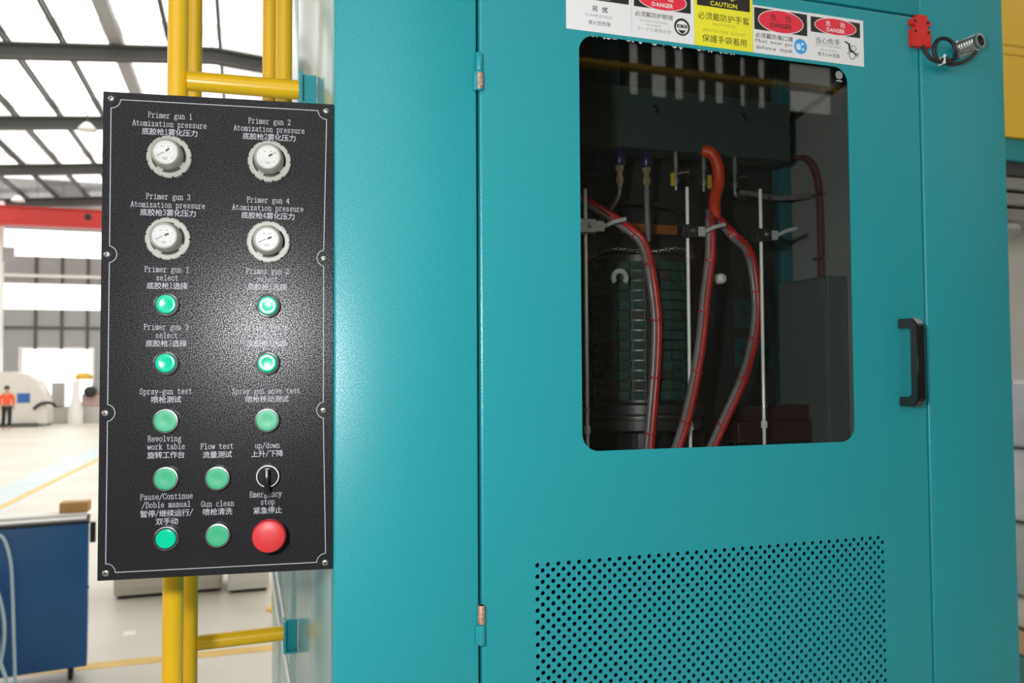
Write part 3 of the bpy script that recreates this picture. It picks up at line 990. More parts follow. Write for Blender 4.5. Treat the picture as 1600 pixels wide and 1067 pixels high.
# 2 goggles
put = sign('warning_sign', 'white danger sticker with a black goggled face icon', .4116, .5110, Z0, H + .559, SW_)
header(put, .4150, .5056, H + .5150, H + .555, .4603, H + .5285, .0390, .0150, SW_, '危险', 'DANGER', .0088, .0062, .0335, H + .5320, H + .5218)
q = MB(); prop_line(q, '必须戴防护眼镜', .4465, H + .5052, .0600, .0078, -.0006, .003); put('caption', q, INK)
q = MB(); prop_line(q, 'EYE PROTECTION', .4463, H + .4958, .0430, .0030, -.0006); prop_line(q, 'REQUIRED', .4463, H + .4905, .0230, .0030, -.0006); put('small_caption', q, INKG)
q = MB(); prop_line(q, 'ゴーグル着用必須', .4462, H + .4842, .0540, .0055, -.0006); put('small_caption', q, INKG)
q = MB(); cx, cz = .4911, H + .4940
disc(q, cx, cz, .0127, .0127, -.0006); put('icon', q, SK_)
q = MB(); disc(q, cx, cz - .0005, .0098, .0098, -.00065, 24); put('icon_face', q, SW_)
q = MB()
quad(q, cx - .0082, cx + .0082, cz - .0012, cz + .0034, -.0007)
q.add([(cx - .0062, -.0007, cz - .0030), (cx - .004, -.0007, cz - .0078), (cx, -.0007, cz - .0098), (cx + .004, -.0007, cz - .0078), (cx + .0062, -.0007, cz - .0030), (cx + .003, -.0007, cz - .0050), (cx, -.0007, cz - .0042), (cx - .003, -.0007, cz - .0050)], [tuple(range(8))])
put('icon_goggles', q, SK_)
q = MB(); disc(q, cx - .0038, cz + .0011, .0030, .0016, -.00075, 14); disc(q, cx + .0038, cz + .0011, .0030, .0016, -.00075, 14); put('icon_lens', q, INKG)
# 3 gloves, yellow
put = sign('warning_sign', 'yellow caution sticker about protective gloves', .5114, .6095, Z0 + .0002, H + .559, SY_)
q = MB(); quad(q, .5161, .6047, H + .5300, H + .5555, -.0006); put('header', q, SK_)
q = MB(); prop_line(q, 'CAUTION', .5604, H + .5355, .0450, .0068, -.0007, .02); fit_glyph(q, '小', .5470, H + .5475, .0105, .0105, -.0007, .006); fit_glyph(q, '心', .5745, H + .5475, .0105, .0105, -.0007, .006); put('header_caption', q, SY_)
q = MB(); prop_line(q, '必须戴防护手套', .5601, H + .5155, .0860, .0112, -.0006, .002); put('caption', q, INK); q = MB(); prop_line(q, '保護手袋着用', .5610, H + .4828, .0740, .0112, -.0006, .002); put('caption', q, INK)
q = MB(); prop_line(q, 'MUSTWEAR', .5606, H + .5048, .0380, .0038, -.0006); prop_line(q, 'PROTECTIVE GLOVES', .5610, H + .4945, .0700, .0042, -.0006); put('small_caption', q, mat('olive_ink', (.42, .38, .03), .5))
# 4 gas mask
put = sign('warning_sign', 'white danger sticker with a blue round mask icon', .6099, .7075, Z0, H + .5424, SW_)
header(put, .6120, .7050, H + .5060, H + .5393, .6585, H + .5222, .0400, .0178, SK_, '危险', 'DANGER', .0100, .0072, .0370, H + .5278, H + .5162)
q = MB(); prop_line(q, '必须戴防毒口罩', .6463, H + .4978, .0660, .0078, -.0006, .006); prop_line(q, 'Must wear gas', .6460, H + .4888, .0640, .0068, -.0006); prop_line(q, 'defence  mask', .6464, H + .4800, .0640, .0060, -.0006); put('caption', q, INK)
q = MB(); cx, cz = .6925, H + .4890; disc(q, cx, cz, .0115, .0115, -.0006); put('icon', q, SB_)
q = MB(); disc(q, cx - .0035, cz - .0008, .0044, .0052, -.00065, 16); disc(q, cx + .0035, cz + .0040, .0022, .0022, -.00065, 12); disc(q, cx + .0042, cz - .0042, .0024, .0020, -.00065, 12)
put('icon_mask', q, mat('pale_blue_print', (.62, .80, .95), .4))
# 5 hand in gears
put = sign('warning_sign', 'rightmost white danger sticker with a hand caught between gears', .7078, .8088, Z0, H + .5430, SW_)
header(put, .7115, .8025, H + .5145, H + .5382, .7570, H + .5268, .0388, .0135, SW_, '危险', 'DANGER', .0086, .0064, .0330, H + .5305, H + .5212)
q = MB(); prop_line(q, '当心伤手', .7423, H + .5028, .0450, .0098, -.0006); put('caption', q, INK)
q = MB(); prop_line(q, 'WATCH YOUR HANDS', .7425, H + .4952, .0470, .0030, -.0006); prop_line(q, 'NIP HAZARD', .7427, H + .4885, .0300, .0030, -.0006); put('small_caption', q, INKG)
q = MB(); prop_line(q, '巻き込み危険', .7432, H + .4818, .0400, .0062, -.0006); put('caption', q, INK)
q = MB(); cx, cz = .7865, H + .4925
disc(q, cx + .0035, cz + .0045, .0048, .0048, -.0006, 20, .0010); disc(q, cx + .0005, cz - .0068, .0062, .0062, -.0006, 20, .0011)
stroke(q, [(cx - .0125, cz + .0135), (cx - .0065, cz + .0110)], .0024, 0, 0, 1, 1, -.0006)
q.add([(cx - .0075, -.0006, cz + .0128), (cx - .0030, -.0006, cz + .0112), (cx - .0018, -.0006, cz + .0020), (cx + .0070, -.0006, cz - .0025), (cx + .0060, -.0006, cz - .0048), (cx - .0020, -.0006, cz - .0012), (cx - .0055, -.0006, cz - .0004)], [tuple(range(7))])
for a in ((.0125, -.0025), (.0120, -.0055), (.0105, -.0085)):
    stroke(q, [(cx + .0050, cz - .0035), (cx + a[0], cz + a[1])], .0012, 0, 0, 1, 1, -.0006)
stroke(q, [(cx - .0045, cz - .0010), (cx - .0085, cz - .0050)], .0012, 0, 0, 1, 1, -.0006)
put('icon', q, SK_)

# ------------------------------------------------------------------ inside the spray chamber
DGREEN = mat('dark_green_beam', (0.030, 0.056, 0.050), 0.5, var=0.08, vscale=6)
DBLUE = mat('dark_blue_plastic', (0.012, 0.016, 0.06), 0.35, var=0.1)
BRASS = mat('brass', (0.80, 0.66, 0.36), 0.30, 0.7, var=0.15, vscale=90)
HOSER = mat('red_hose', (0.44, 0.013, 0.016), 0.30, var=0.18, vscale=60)
HOSEG = mat('clear_grey_hose', (0.19, 0.16, 0.17), 0.25, var=0.12, vscale=40)
ORANGER = mat('orange_red_sleeve', (0.62, 0.045, 0.010), 0.45, var=0.12, vscale=40)
CLAMPG = mat('clamp_grey', (0.55, 0.56, 0.57), 0.40, 0.3, var=0.1)
DARKM = mat('dark_machine_black', (0.018, 0.018, 0.019), 0.32, var=0.1)
BROWNM = mat('dark_red_brown', (0.040, 0.014, 0.013), 0.5, var=0.1)
COPPER = mat('copper_bar', (0.30, 0.10, 0.025), 0.45, var=0.2, vscale=30)

o = empty('cross_beam', (0.62, 0.39, H + .43))
tag(o, 'dark green steel cross beam high behind the window glass', 'beam')
MB().box(-.59, .34, 0, .012, 0, .118, .001).build('web', DGREEN, o)
MB().box(-.59, .34, .0125, .06, 0, .010).build('flange', DGREEN, o)
for x, z in ((.032, .078), (.229, .080)):
    MB().lathe([(.0085, 0), (.0085, .004), (.006, .006), (.0001, .006)], 6, axis((x, -.0001, z), F)).build('bolt', BLACKM, o)
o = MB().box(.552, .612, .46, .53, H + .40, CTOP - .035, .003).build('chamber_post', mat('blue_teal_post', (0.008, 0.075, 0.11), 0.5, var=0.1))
tag(o, 'dark blue-green hanging post at the upper left behind the glass', 'post')

fit = [(.580, 0), (.637, 0), (.700, 1), (.762, 1), (.833, 2)]
flab = ['blue-capped brass valve, first from the left under the cross beam', 'blue-capped brass valve, second from the left under the cross beam', 'steel valve with yellow lever between the blue-capped valve and red sleeve',
        'steel valve with yellow lever next to the red sleeve', 'bare steel elbow valve right of the red sleeve']
for (x, kind), lb in zip(fit, flab):
    o = empty('valve_fitting', (x, .40, H + .355))
    tag(o, lb, 'valve', 'valve fittings under the cross beam')
    U = (0, 0, 1)
    if kind == 0:
        MB().lathe([(.009, .040), (.0115, .043), (.0115, .060), (.008, .0735), (.006, .0745)], 20, axis((0, 0, 0), U)).build('cap', DBLUE, o, smooth=True)
        MB().lathe([(.0045, .0), (.0045, .006), (.0075, .007), (.0075, .018), (.0055, .020), (.0055, .030), (.0085, .031), (.0085, .0395)], 6, axis((0, 0, 0), U)).build('body', BRASS, o)
    else:
        MB().lathe([(.004, 0), (.004, .010), (.0065, .011), (.0065, .024), (.0045, .026), (.0045, .040), (.006, .042), (.006, .0745)], 8, axis((0, 0, 0), U)).build('body', STEEL, o)
        MB().tube([(0, 0, .033), (.018, -.006, .036), (.026, -.008, .036)], .0025, 6).build('side_port', STEEL, o)
        if kind == 1:
            sx = -1 if x < .72 else 1
            MB().box(sx * .010 - .004, sx * .010 + .004, -.010, -.004, .006, .032, .001).build('lever', mat('yellow_lever', (.62, .42, .03), .4, var=.1), o)
        else:
            MB().tube(smooth_path([(0, 0, .004), (.004, 0, -.004), (.016, 0, -.006), (.024, 0, -.004)], 4), .0045, 8).build('elbow', STEEL, o, smooth=True)


def thing1(name, mb, mt, label, cat, group=None, smooth=False):
    return tag(mb.build(name, mt, smooth=smooth), label, cat, group)


thing1('red_sleeve', MB().tube(smooth_path([(.735, .36, H + .425), (.752, .35, H + .419), (.765, .35, H + .392), (.765, .35, H + .357), (.754, .345, H + .332), (.744, .33, H + .288)], 6), [.008] + [.0115] * 29 + [.009], 12), ORANGER,
       'wide orange-red hose sleeve bending down below the cross beam', 'hose', smooth=True)
HP = {
    'left': [(.484, .37, H + .322), (.496, .345, H + .305), (.525, .330, H + .282), (.560, .325, H + .260), (.584, .315, H + .233), (.593, .30, H + .173), (.603, .30, H + .092), (.600, .30, H + .011), (.592, .30, H - .069), (.584, .30, H - .138), (.580, .30, H - .166)],
    'mid': [(.736, .335, H + .300), (.722, .31, H + .275), (.715, .30, H + .212), (.704, .30, H + .141), (.688, .29, H + .058), (.666, .28, H - .024), (.641, .27, H - .093), (.620, .265, H - .139), (.606, .26, H - .166)],
    'right': [(.762, .345, H + .290), (.778, .32, H + .256), (.812, .325, H + .230), (.828, .328, H + .182), (.832, .328, H + .108), (.815, .322, H + .040), (.779, .30, H - .019), (.744, .30, H - .084), (.712, .30, H - .142), (.696, .30, H - .166)],
}
hl = {'left': 'red and clear braided hose hanging left of the middle rod', 'mid': 'red and clear braided hose crossing in front of the middle rod', 'right': 'red and clear braided hose bowing out towards the right rod'}
for k, pts in HP.items():
    o = empty('spray_hose', pts[-1])
    tag(o, hl[k], 'hose', 'spray gun hoses behind the glass')
    base = Vector(pts[-1])
    pp = [p - base for p in smooth_path(pts, 7)]
    tn = [(pp[min(i + 1, len(pp) - 1)] - pp[max(i - 1, 0)]).normalized() for i in range(len(pp))]
    nx = [Vector((t.z, 0, -t.x)) for t in tn]
    sgn = [1 if n_.x > 0 else -1 for n_ in nx]
    rp = [p + n_ * s * .0032 for p, n_, s in zip(pp, nx, sgn)]
    gp = [p - n_ * s * .0038 + Vector((0, .002, 0)) for p, n_, s in zip(pp, nx, sgn)]
    MB().tube(rp, .0068, 10).build('red_hose', HOSER, o, smooth=True)
    MB().tube(gp, .0062, 10).build('clear_hose', HOSEG, o, smooth=True)
    for i in range(6, len(pp) - 3, 9):
        MB().lathe([(.0112, -.0015), (.0114, 0), (.0112, .0015)], 14, axis(pp[i], tn[i]), cap0=False, cap1=False).build('wrap_band', HOSER, o)

for x, zt, lb in ((.4655, .322, 'left chrome guide rod with grey clamp at the window edge'), (.668, .338, 'middle chrome guide rod with dark clamp'), (.8245, .344, 'right chrome guide rod with dark clamp')):
    o = empty('guide_rod', (x, .30, 1.926))
    tag(o, lb, 'rod', 'upright chrome guide rods')
    zc = H + .255 - 1.926
    MB().lathe([(.0032, 0), (.0032, H + zt - 1.926 - .002), (.0022, H + zt - 1.926)], 16, axis((0, 0, 0), (0, 0, 1))).build('shaft', ROD, o, smooth=True)
    MB().lathe([(.006, .066), (.0062, .067), (.0062, .078), (.006, .079)], 6, axis((0, 0, 0), (0, 0, 1))).build('nut', ROD, o)
    MB().lathe([(.0065, .104), (.0065, .110)], 16, axis((0, 0, 0), (0, 0, 1))).build('collar', STEEL, o)
    MB().box(-.016, .016, -.012, .012, zc - .012, zc + .012, .002).build('clamp', CLAMPG if x < .5 else BLACKM, o)
    MB().box(.017, .034, -.006, .006, zc - .008, zc + .010, .001).build('clamp_arm', CLAMPG, o)
    MB().lathe([(.004, 0), (.004, .006), (.003, .007)], 12, axis((.002, -.0121, zc), F)).build('clamp_screw', STEEL, o)
    MB().tube([(.034, 0, zc + .001), (.052, -.004, zc + .010), (.075, -.006, zc + .016)], .004, 8).build('spray_nozzle', CLAMPG, o, smooth=True)

# turntable with the stacked segment drum
tc_ = (.634, .425)
o = empty('turntable', (*tc_, 1.926))
tag(o, 'round black turntable with stepped rim behind the rods', 'turntable')
MB().lathe([(.06, 0), (.06, .062)], 32, axis((0, 0, 0), (0, 0, 1))).build('pedestal', DARKM, o)
MB().lathe([(.110, .063), (.118, .066), (.118, .083), (.113, .084), (.113, .087), (.118, .088), (.118, .092), (.116, .095), (.118, .096), (.118, .112), (.112, .115)], 64, axis((0, 0, 0), (0, 0, 1))).build('disc', DARKM, o, smooth=True)
o = empty('segment_drum', (*tc_, 2.0415))
tag(o, 'dark green drum of stacked segments standing on the turntable', 'drum')
MB().lathe([(.092, .0005), (.092, .275), (.085, .279)], 48, axis((0, 0, 0), (0, 0, 1))).build('core', DARKM, o, smooth=True)
SG = [mat('segment_green', (0.005, 0.036, 0.027), 0.75, var=0.3, vscale=60), mat('segment_brown', (0.022, 0.017, 0.010), 0.75, var=0.3, vscale=60)]
def seg_mesh():
    b = MB()
    a = PI / 24 * .86
    pr = [(.0925, -a), (.0925, a), (.1005, a * .92), (.1005, -a * .92)]
    vs_ = []
    for z in (0.0, .0155):
        for rr_, aa in pr:
            vs_.append((rr_ * math.sin(aa), -rr_ * math.cos(aa), z))
    return vs_, [(0, 1, 2, 3), (7, 6, 5, 4), (0, 4, 5, 1), (1, 5, 6, 2), (2, 6, 7, 3), (3, 7, 4, 0)]
sv, sf = seg_mesh()
sme = []
for k in range(2):
    me = bpy.data.meshes.new('segment')
    me.from_pydata(sv, [], sf)
    me.materials.append(SG[k])
    sme.append(me)
for row in range(14):
    for c in range(-7, 12):
        s = bpy.data.objects.new('segment', sme[1 if (c in (-1, 6) or random.random() < .12) else 0])
        COL.objects.link(s)
        s.parent = o
        s.location = (0, 0, .006 + row * .0185)
        s.rotation_euler = (0, 0, math.radians(15 * c + (row % 2) * 1.0))
ch = empty('chain_loop', (*tc_, H + .2235))
tag(ch, 'bright link chain looped round the top of the drum', 'chain')
lk = bpy.data.meshes.new('link')
b = MB().tube([(.0042 * math.cos(a), 0, .0026 * math.sin(a)) for a in [2 * PI * k / 10 for k in range(10)]], .0010, 6, closed=True)
lk.from_pydata(b.v, [], b.f)
lk.materials.append(CHROME)
for k in range(40):
    a = math.radians(-100 + k * 5.1)
    s = bpy.data.objects.new('link', lk)
    COL.objects.link(s)
    s.parent = ch
    s.location = (.1045 * math.sin(a), -.1045 * math.cos(a), .004 * math.sin(a * 5))
    s.rotation_euler = (random.uniform(-.3, .3) + (k % 2) * PI / 2, 0, a)
b = MB()
oa = [(.0165 * math.cos(math.radians(t)), .0165 * math.sin(math.radians(t))) for t in range(-40, 221, 20)]
ia = [(.0085 * math.cos(math.radians(t)), .0085 * math.sin(math.radians(t))) for t in range(220, -41, -20)]
b.prism(oa + ia, -.006, 0, XZ)
q = thing1('c_clamp', b, mat('pale_clamp', (.34, .36, .36), .5, var=.1), 'grey open ring clamp hanging at the upper left of the drum', 'clamp')
q.location = (.537, .318, H + .168)

thing1('black_cable', MB().tube(smooth_path([(.561, .47, H + .296), (.575, .455, H + .325), (.600, .45, H + .334), (.650, .45, H + .337), (.719, .45, H + .330), (.760, .46, H + .300)], 6), .005, 8), BLACKM,
       'black cable arching above the drum', 'cable', smooth=True)
thing1('copper_bar', MB().box(.625, .79, .500, .512, H + .285, H + .305, .002), COPPER, 'orange-brown bar across the back above the drum', 'bar')
thing1('grey_tube', MB().tube(smooth_path([(.870, .45, H + .373), (.905, .45, H + .371), (.947, .45, H + .366), (.99, .45, H + .367), (1.055, .45, H + .375)], 6), .006, 8), HOSEG, 'grey tube running right from the elbow valve', 'tube', smooth=True)
thing1('air_tube', MB().tube(smooth_path([(.580, .40, H + .354), (.577, .40, H + .335), (.560, .40, H + .310), (.536, .40, H + .285), (.522, .40, H + .255)], 6), .004, 8), HOSEG, 'thin grey tube curving left from the first blue-capped valve', 'tube', 'thin tubes below the valves', smooth=True)
thing1('air_tube', MB().tube(smooth_path([(.637, .40, H + .354), (.636, .398, H + .32), (.635, .395, H + .28), (.634, .390, H + .248)], 6), .0055, 8), HOSEG, 'straight grey tube hanging from the second blue-capped valve', 'tube', 'thin tubes below the valves', smooth=True)
o = empty('white_sensor', (.766, .36, H + .177))
tag(o, 'small round white sensor beside the middle hose', 'sensor')
MB().lathe([(.010, 0), (.010, .012), (.007, .016), (.0001, .017)], 20, axis((0, 0, 0), (.4, -1, 0))).build('head', WHITEP, o, smooth=True)
MB().box(-.018, -.009, -.005, .008, -.010, .010, .001).build('bracket', BROWNM, o)
o = empty('sensor_post', (.776, .46, 1.926))
tag(o, 'dark red-brown upright post behind the middle hose', 'post')
MB().box(-.012, .012, -.008, .008, 0, .47, .001).build('shaft', BROWNM, o)
MB().box(-.022, .022, -.02, .02, 0, .012, .001).build('foot', BROWNM, o)
o = empty('rail_block', (.93, .40, 1.926))
tag(o, 'dark brown rail block on the chamber floor at the right', 'rail')
MB().box(-.105, .068, -.012, .05, .03, .072, .002).build('rail', BROWNM, o)
MB().box(-.105, .068, -.004, .042, .0735, .103, .002).build('carriage', BROWNM, o)
MB().box(-.08, .075, 0, .04, 0.0005, .029).build('foot', DARKM, o)
o = empty('junction_box', (CW - .0345, .42, 1.945))
tag(o, 'grey junction box low on the right chamber wall', 'box')
MB().box(-.05, 0, -.075, .085, 0, .345, .003).build('body', mat('box_grey', (.10, .125, .12), .5, var=.05), o)
MB().box(-.053, -.0505, -.070, .080, .006, .339, .001).build('lid', mat('box_lid_grey', (.11, .135, .13), .45, var=.05), o)
for k, (x, z) in enumerate(((.945, .125), (1.000, .122), (.945, .040), (1.000, .037))):  # added plates: a reflection in the glass built as objects
    s = MB().box(-.021, .021, -.004, 0, -.031, .031, .001).build('reflection_plate', TEALD, loc=(x, .5495, H + z))
    tag(s, ('upper left', 'upper right', 'lower left', 'lower right')[k] + ' teal plate standing in for a reflection in the glass', 'plate', 'teal plates standing in for a reflection')
    MB().box(-.008, .008, -.008, -.0041, -.010, .012, .001).build('dark_block', DARKM, s)
o = empty('conduit', (CW - .040, .412, H + .18))
tag(o, 'thin red-brown conduit pair clipped to the right chamber wall', 'conduit')
for dy in (0, .014):
    MB().tube(smooth_path([(0, dy, 0), (0, dy, .16), (-.003, dy + .006, .235), (-.010, dy + .03, .275), (-.02, dy + .07, .285)], 5), .0035, 8).build('pipe', mat('dull_red_pipe', (.13, .035, .035), .4, var=.1), o, smooth=True)
for z in (.055, .19):
    MB().box(-.0075, .003, -.012, .026, z - .003, z + .003, .001).build('clip', STEEL, o)

# ------------------------------------------------------------------ yellow pipe frame beside the cabinet
yf = empty('pipe_frame', (-.2025, .27, 0))
tag(yf, 'yellow welded pipe guard frame bracketed to the cabinet side', 'frame')
OY = Vector((-.2025, .27, 0))
def pipe(nm, a, b_, r_):
    mb = MB().tube([Vector(a) - OY, Vector(b_) - OY], r_, 24)
    return mb.build(nm, YEL, yf, smooth=True)
pipe('post', (-.2025, .27, 0), (-.2025, .27, 3.6), .0145)
pipe('post', (-.2025, .69, 0), (-.2025, .69, 3.6), .0145)
pipe('post', (-.0420, .45, 2.30), (-.0420, .45, 3.6), .0140)
pipe('post', (-.0640, .52, 2.30), (-.0640, .52, 3.6), .0130)
pipe('post', (-.0270, .80, 2.30), (-.0270, .80, 3.6), .0125)
pipe('rail', (-.189, .27, H + .4375), (-.028, .27, H + .4395), .0145)
pipe('rail', (-.189, .69, H - .520), (-.026, .70, H - .520), .0145)
pipe('rail', (-.2025, .2845, 2.32), (-.2025, .6755, 2.32), .012)
pipe('rail', (-.188, .52, 2.32), (-.02, .52, 2.32), .012)
for y, z, s in ((.27, H + .4385, .025), (.70, H - .525, .031)):
    bk = MB().box(-.028, -.0225, y - .02, y + .02, z - s, z + s, .001)
    bk.box(-.0225, -.0005, y - .003, y + .003, z - s, z + s)
    bk.box(-.0225, -.0005, y - .02, y + .02, z - s, z - s + .003)
    q = bk.build('bracket', TEAL, yf)
    q.location = -OY
    tag(q, 'teal welded bracket')
for pts, lb in (([(-.008, 2.2, 1.60), (-.008, 2.05, 1.42), (-.008, 1.55, 1.40), (-.008, 1.15, 1.42), (-.008, .82, 1.43), (-.008, .55, 1.40), (-.008, .40, 1.2), (-.008, .36, .5)], 'pale cable slanting along the cabinet side, longer one'),
                ([(-.008, 1.75, 1.75), (-.008, 1.62, 1.52), (-.008, 1.25, 1.50), (-.008, 1.02, 1.50), (-.008, .93, 1.47)], 'short pale cable ending above the lower bracket on the cabinet side')):
    thing1('side_cable', MB().tube(smooth_path(pts, 6), .0045, 8), WHITEP, lb, 'cable', 'pale cables on the cabinet side', smooth=True)

# ------------------------------------------------------------------ blue tool cart
CARTB = mat('blue_cart_paint', (0.012, 0.095, 0.27), 0.42, var=0.08, vscale=4)
CR = math.radians(8)
ca = empty('tool_cart', (-1.12 - .5 * math.cos(CR), 5.36 - .5 * math.sin(CR), 0), CR)
tag(ca, 'dark blue steel cart on castors left of the panel', 'cart')
MB().box(-.52, .50, 0, .30, .10, 1.075, .006).build('body', CARTB, ca, smooth=True)
MB().box(-.525, .508, -.008, .31, 1.076, 1.092, .003).build('top_rim', BLACKM, ca)
MB().box(-.50, .485, .02, .29, 1.093, 1.108, .003).build('top_sheet', WHITEP, ca)
MB().box(-.10, .485, .12, .29, 1.109, 1.128, .003).build('paper', WHITEP, ca)
MB().box(.508, .545, .05, .09, .93, 1.07, .006).build('handle_lug', BLACKM, ca)
MB().lathe([(.012, 0), (.012, .006), (.008, .008)], 12, axis((-.21, -.0005, .645), F)).build('bolt', BLACKM, ca)
MB().lathe([(.010, 0), (.010, .006), (.008, .008)], 12, axis((.5005, .02, .635), (1, 0, 0))).build('bolt', BLACKM, ca)
for x, y in ((.40, .08), (.40, .23), (-.42, .08), (-.42, .23)):
    cs = MB().lathe([(.036, -.014), (.040, -.010), (.040, .010), (.036, .014)], 20, axis((x, y, .0405), (1, 0, 0))).build('castor', BLACKM, ca, smooth=True)
    fk = MB().box(x - .022, x - .017, y - .02, y + .03, .03, .092)
    fk.box(x + .017, x + .022, y - .02, y + .03, .03, .092).box(x - .03, x + .03, y - .03, y + .04, .0925, .0995)
    fk.build('fork', STEEL, cs)
b = empty('cardboard_box', (-1.24, 5.58, 1.1285))
tag(b, 'small orange-brown cardboard box on the blue cart', 'box')
CARD = mat('cardboard', (.50, .27, .09), .7, var=.1, vscale=12)
MB().box(-.09, .09, -.07, .07, 0, .07, .002).build('carton', CARD, b)
MB().box(-.091, .091, -.012, .012, .0702, .0712).build('tape', mat('packing_tape', (.62, .42, .2), .3), b)
PALET = mat('pale_blue_tube', (.50, .63, .70), .35, var=.05)
tp = [
    [(-1.72, 5.25, 1.02), (-1.62, 5.24, 1.04), (-1.565, 5.23, .90), (-1.545, 5.22, .70), (-1.535, 5.22, .45), (-1.52, 5.20, .20), (-1.50, 5.15, .012)],
    [(-1.76, 5.20, .86), (-1.66, 5.19, .78), (-1.60, 5.18, .62), (-1.575, 5.17, .45), (-1.585, 5.16, .28), (-1.62, 5.15, .15), (-1.68, 5.12, .012)],
    [(-1.78, 5.14, .76), (-1.69, 5.13, .68), (-1.63, 5.13, .54), (-1.60, 5.12, .40), (-1.60, 5.11, .25), (-1.64, 5.10, .12), (-1.72, 5.07, .012)],
    [(-1.80, 5.08, .60), (-1.68, 5.08, .52), (-1.60, 5.07, .34), (-1.54, 5.06, .18), (-1.50, 5.02, .012)],
]
tl = ['outermost pale plastic tube arching over the cart front', 'second pale tube loop at the cart front', 'third pale tube loop at the cart front, tightest', 'lowest pale tube crossing the other loops']
for pts, lb in zip(tp, tl):
    thing1('plastic_tube', MB().tube(smooth_path(pts, 7), .011, 10), PALET, lb, 'tube', 'pale tubes hanging at the blue cart', smooth=True)

# ------------------------------------------------------------------ pale cabinets standing on the floor behind
for nm, x0, x1, y0, y1, ht, lb in (('storage_cabinet', -1.25, -.30, 7.55, 8.3, 1.05, 'long beige storage cabinet beyond the yellow posts'), ('storage_cabinet', -.24, .14, 7.42, 8.0, 1.1, 'narrow white storage cabinet near the cabinet side')):
    o = empty(nm, ((x0 + x1) / 2, y0, 0))
    tag(o, lb, 'cabinet', 'pale cabinets behind the yellow frame')
    hw = (x1 - x0) / 2
    bm_ = mat('beige_cabinet', (.62, .56, .47), .5, var=.04) if hw > .3 else WHITEP
    MB().box(-hw, hw, 0, y1 - y0, .03, ht, .006).build('body', bm_, o)
    MB().box(-hw + .03, hw - .03, .04, y1 - y0 - .02, 0, .0295).build('plinth', BLACKM, o)
    MB().box(-hw + .02, hw - .02, -.012, -.0005, .09, ht - .03, .003).build('door', bm_, o)
    MB().box(hw - .06, hw - .045, -.03, -.0125, ht * .5, ht * .5 + .12, .002).build('handle', STEEL, o)
o = empty('yellow_bollard', (.185, 6.75, 0))
tag(o, 'yellow bollard with base flange by the far corner of the cabinet side', 'bollard')
MB().lathe([(.045, .0105), (.045, 1.0), (.03, 1.04), (.0001, 1.05)], 20, axis((0, 0, 0), (0, 0, 1))).build('post', YEL, o, smooth=True)
MB().lathe([(.09, 0), (.09, .010)], 20, axis((0, 0, 0), (0, 0, 1))).build('flange', YEL, o)

# ------------------------------------------------------------------ far end of the hall
o = empty('bridge_crane', (-3, 38.2, 8.36))
tag(o, 'red overhead crane girder spanning the far hall', 'crane')
CRED = mat('crane_red', (.50, .028, .022), .5, var=.06)
MB().box(-14.8, 16.8, -.2, .2, 0, .70).build('girder', CRED, o)
MB().box(-14.8, 16.8, -.26, .26, .7005, .74).build('top_flange', CRED, o)
MB().box(-14.8, 16.8, -.26, .26, -.04, -.0005).build('bottom_flange', CRED, o)
MB().lathe([(.14, 0), (.14, .02)], 16, axis((-3.45, -.2005, .42), F)).build('emblem', INK, o)
MB().box(-14.95, -14.5, -1.2, 1.2, -.3, -.05).build('end_truck', CRED, o)
MB().box(16.5, 16.95, -1.2, 1.2, -.3, -.05).build('end_truck', CRED, o)
for Y in (39.0, 27.6, 15.4):
    for X, s in ((-9.98, 'left'), (9.0, 'right')):
        if Y < 38 and X < 0:
            continue
        o = empty('hall_column', (X, Y, 0))
        struct(o)
        MB().box(-.16, .16, -.15, .15, 0.03, 9.45).build('shaft', WHITEP, o)
        MB().box(-.26, .26, -.25, .25, 0, .029).build('base_plate', STEEL, o)
        if X < 0:
            MB().box(.161, .55, -.12, .12, 6.9, 7.5).build('corbel', WALLG, o)
for (x, y, z), lb in (((-4.55, 26.0, 9.3), 'nearer round high bay lamp under the roof'), ((-8.9, 37.2, 9.15), 'further round high bay lamp above the crane')):
    o = empty('high_bay_lamp', (x, y, z))
    tag(o, lb, 'lamp', 'high bay lamps under the roof')
    MB().lathe([(.26, 0), (.24, .07), (.12, .20), (.06, .24)], 24, axis((0, 0, 0), (0, 0, 1)), cap0=False).build('shade', mat('lamp_shade', (.62, .62, .60), .35, .3), o, smooth=True)
    MB().lathe([(.23, .02), (.15, -.02), (.0001, -.03)], 24, axis((0, 0, 0), (0, 0, 1))).build('diffuser', WHITEP, o, smooth=True)
    MB().tube([(0, 0, .24), (0, 0, RZ(x) - z + .02)], .02, 8).build('stem', ROOFD, o)

# covered machine, rounded at its right end
o = empty('covered_machine', (-9.3, 36.9, 0))
tag(o, 'big white rounded machine behind the person in orange', 'machine')
ol = [(-3.0, .12), (1.62, .12), (1.62, .8), (1.50, 1.35), (1.25, 1.85), (.85, 2.12), (.3, 2.22), (-3.0, 2.22)]
MB().prism(ol, 0, 1.2, XZ).build('housing', mat('machine_white', (.66, .63, .58), .45, var=.04), o)
MB().box(-3.0, 1.55, .1, 1.15, 0, .1195).build('skid', WALLG, o)
MB().box(.55, 1.0, -.03, -.0005, .98, 1.35).build('emblem', mat('far_blue', (.03, .12, .38), .5), o)
MB().tube(smooth_path([(1.15, -.05, .72), (1.4, -.06, .92), (1.75, -.06, .95), (1.95, 0, .8)], 5), .06, 8).build('hose', BLACKM, o, smooth=True)
MB().box(-2.6, 1.3, -.25, -.0005, .0, .16).build('step', ROOFD, o)
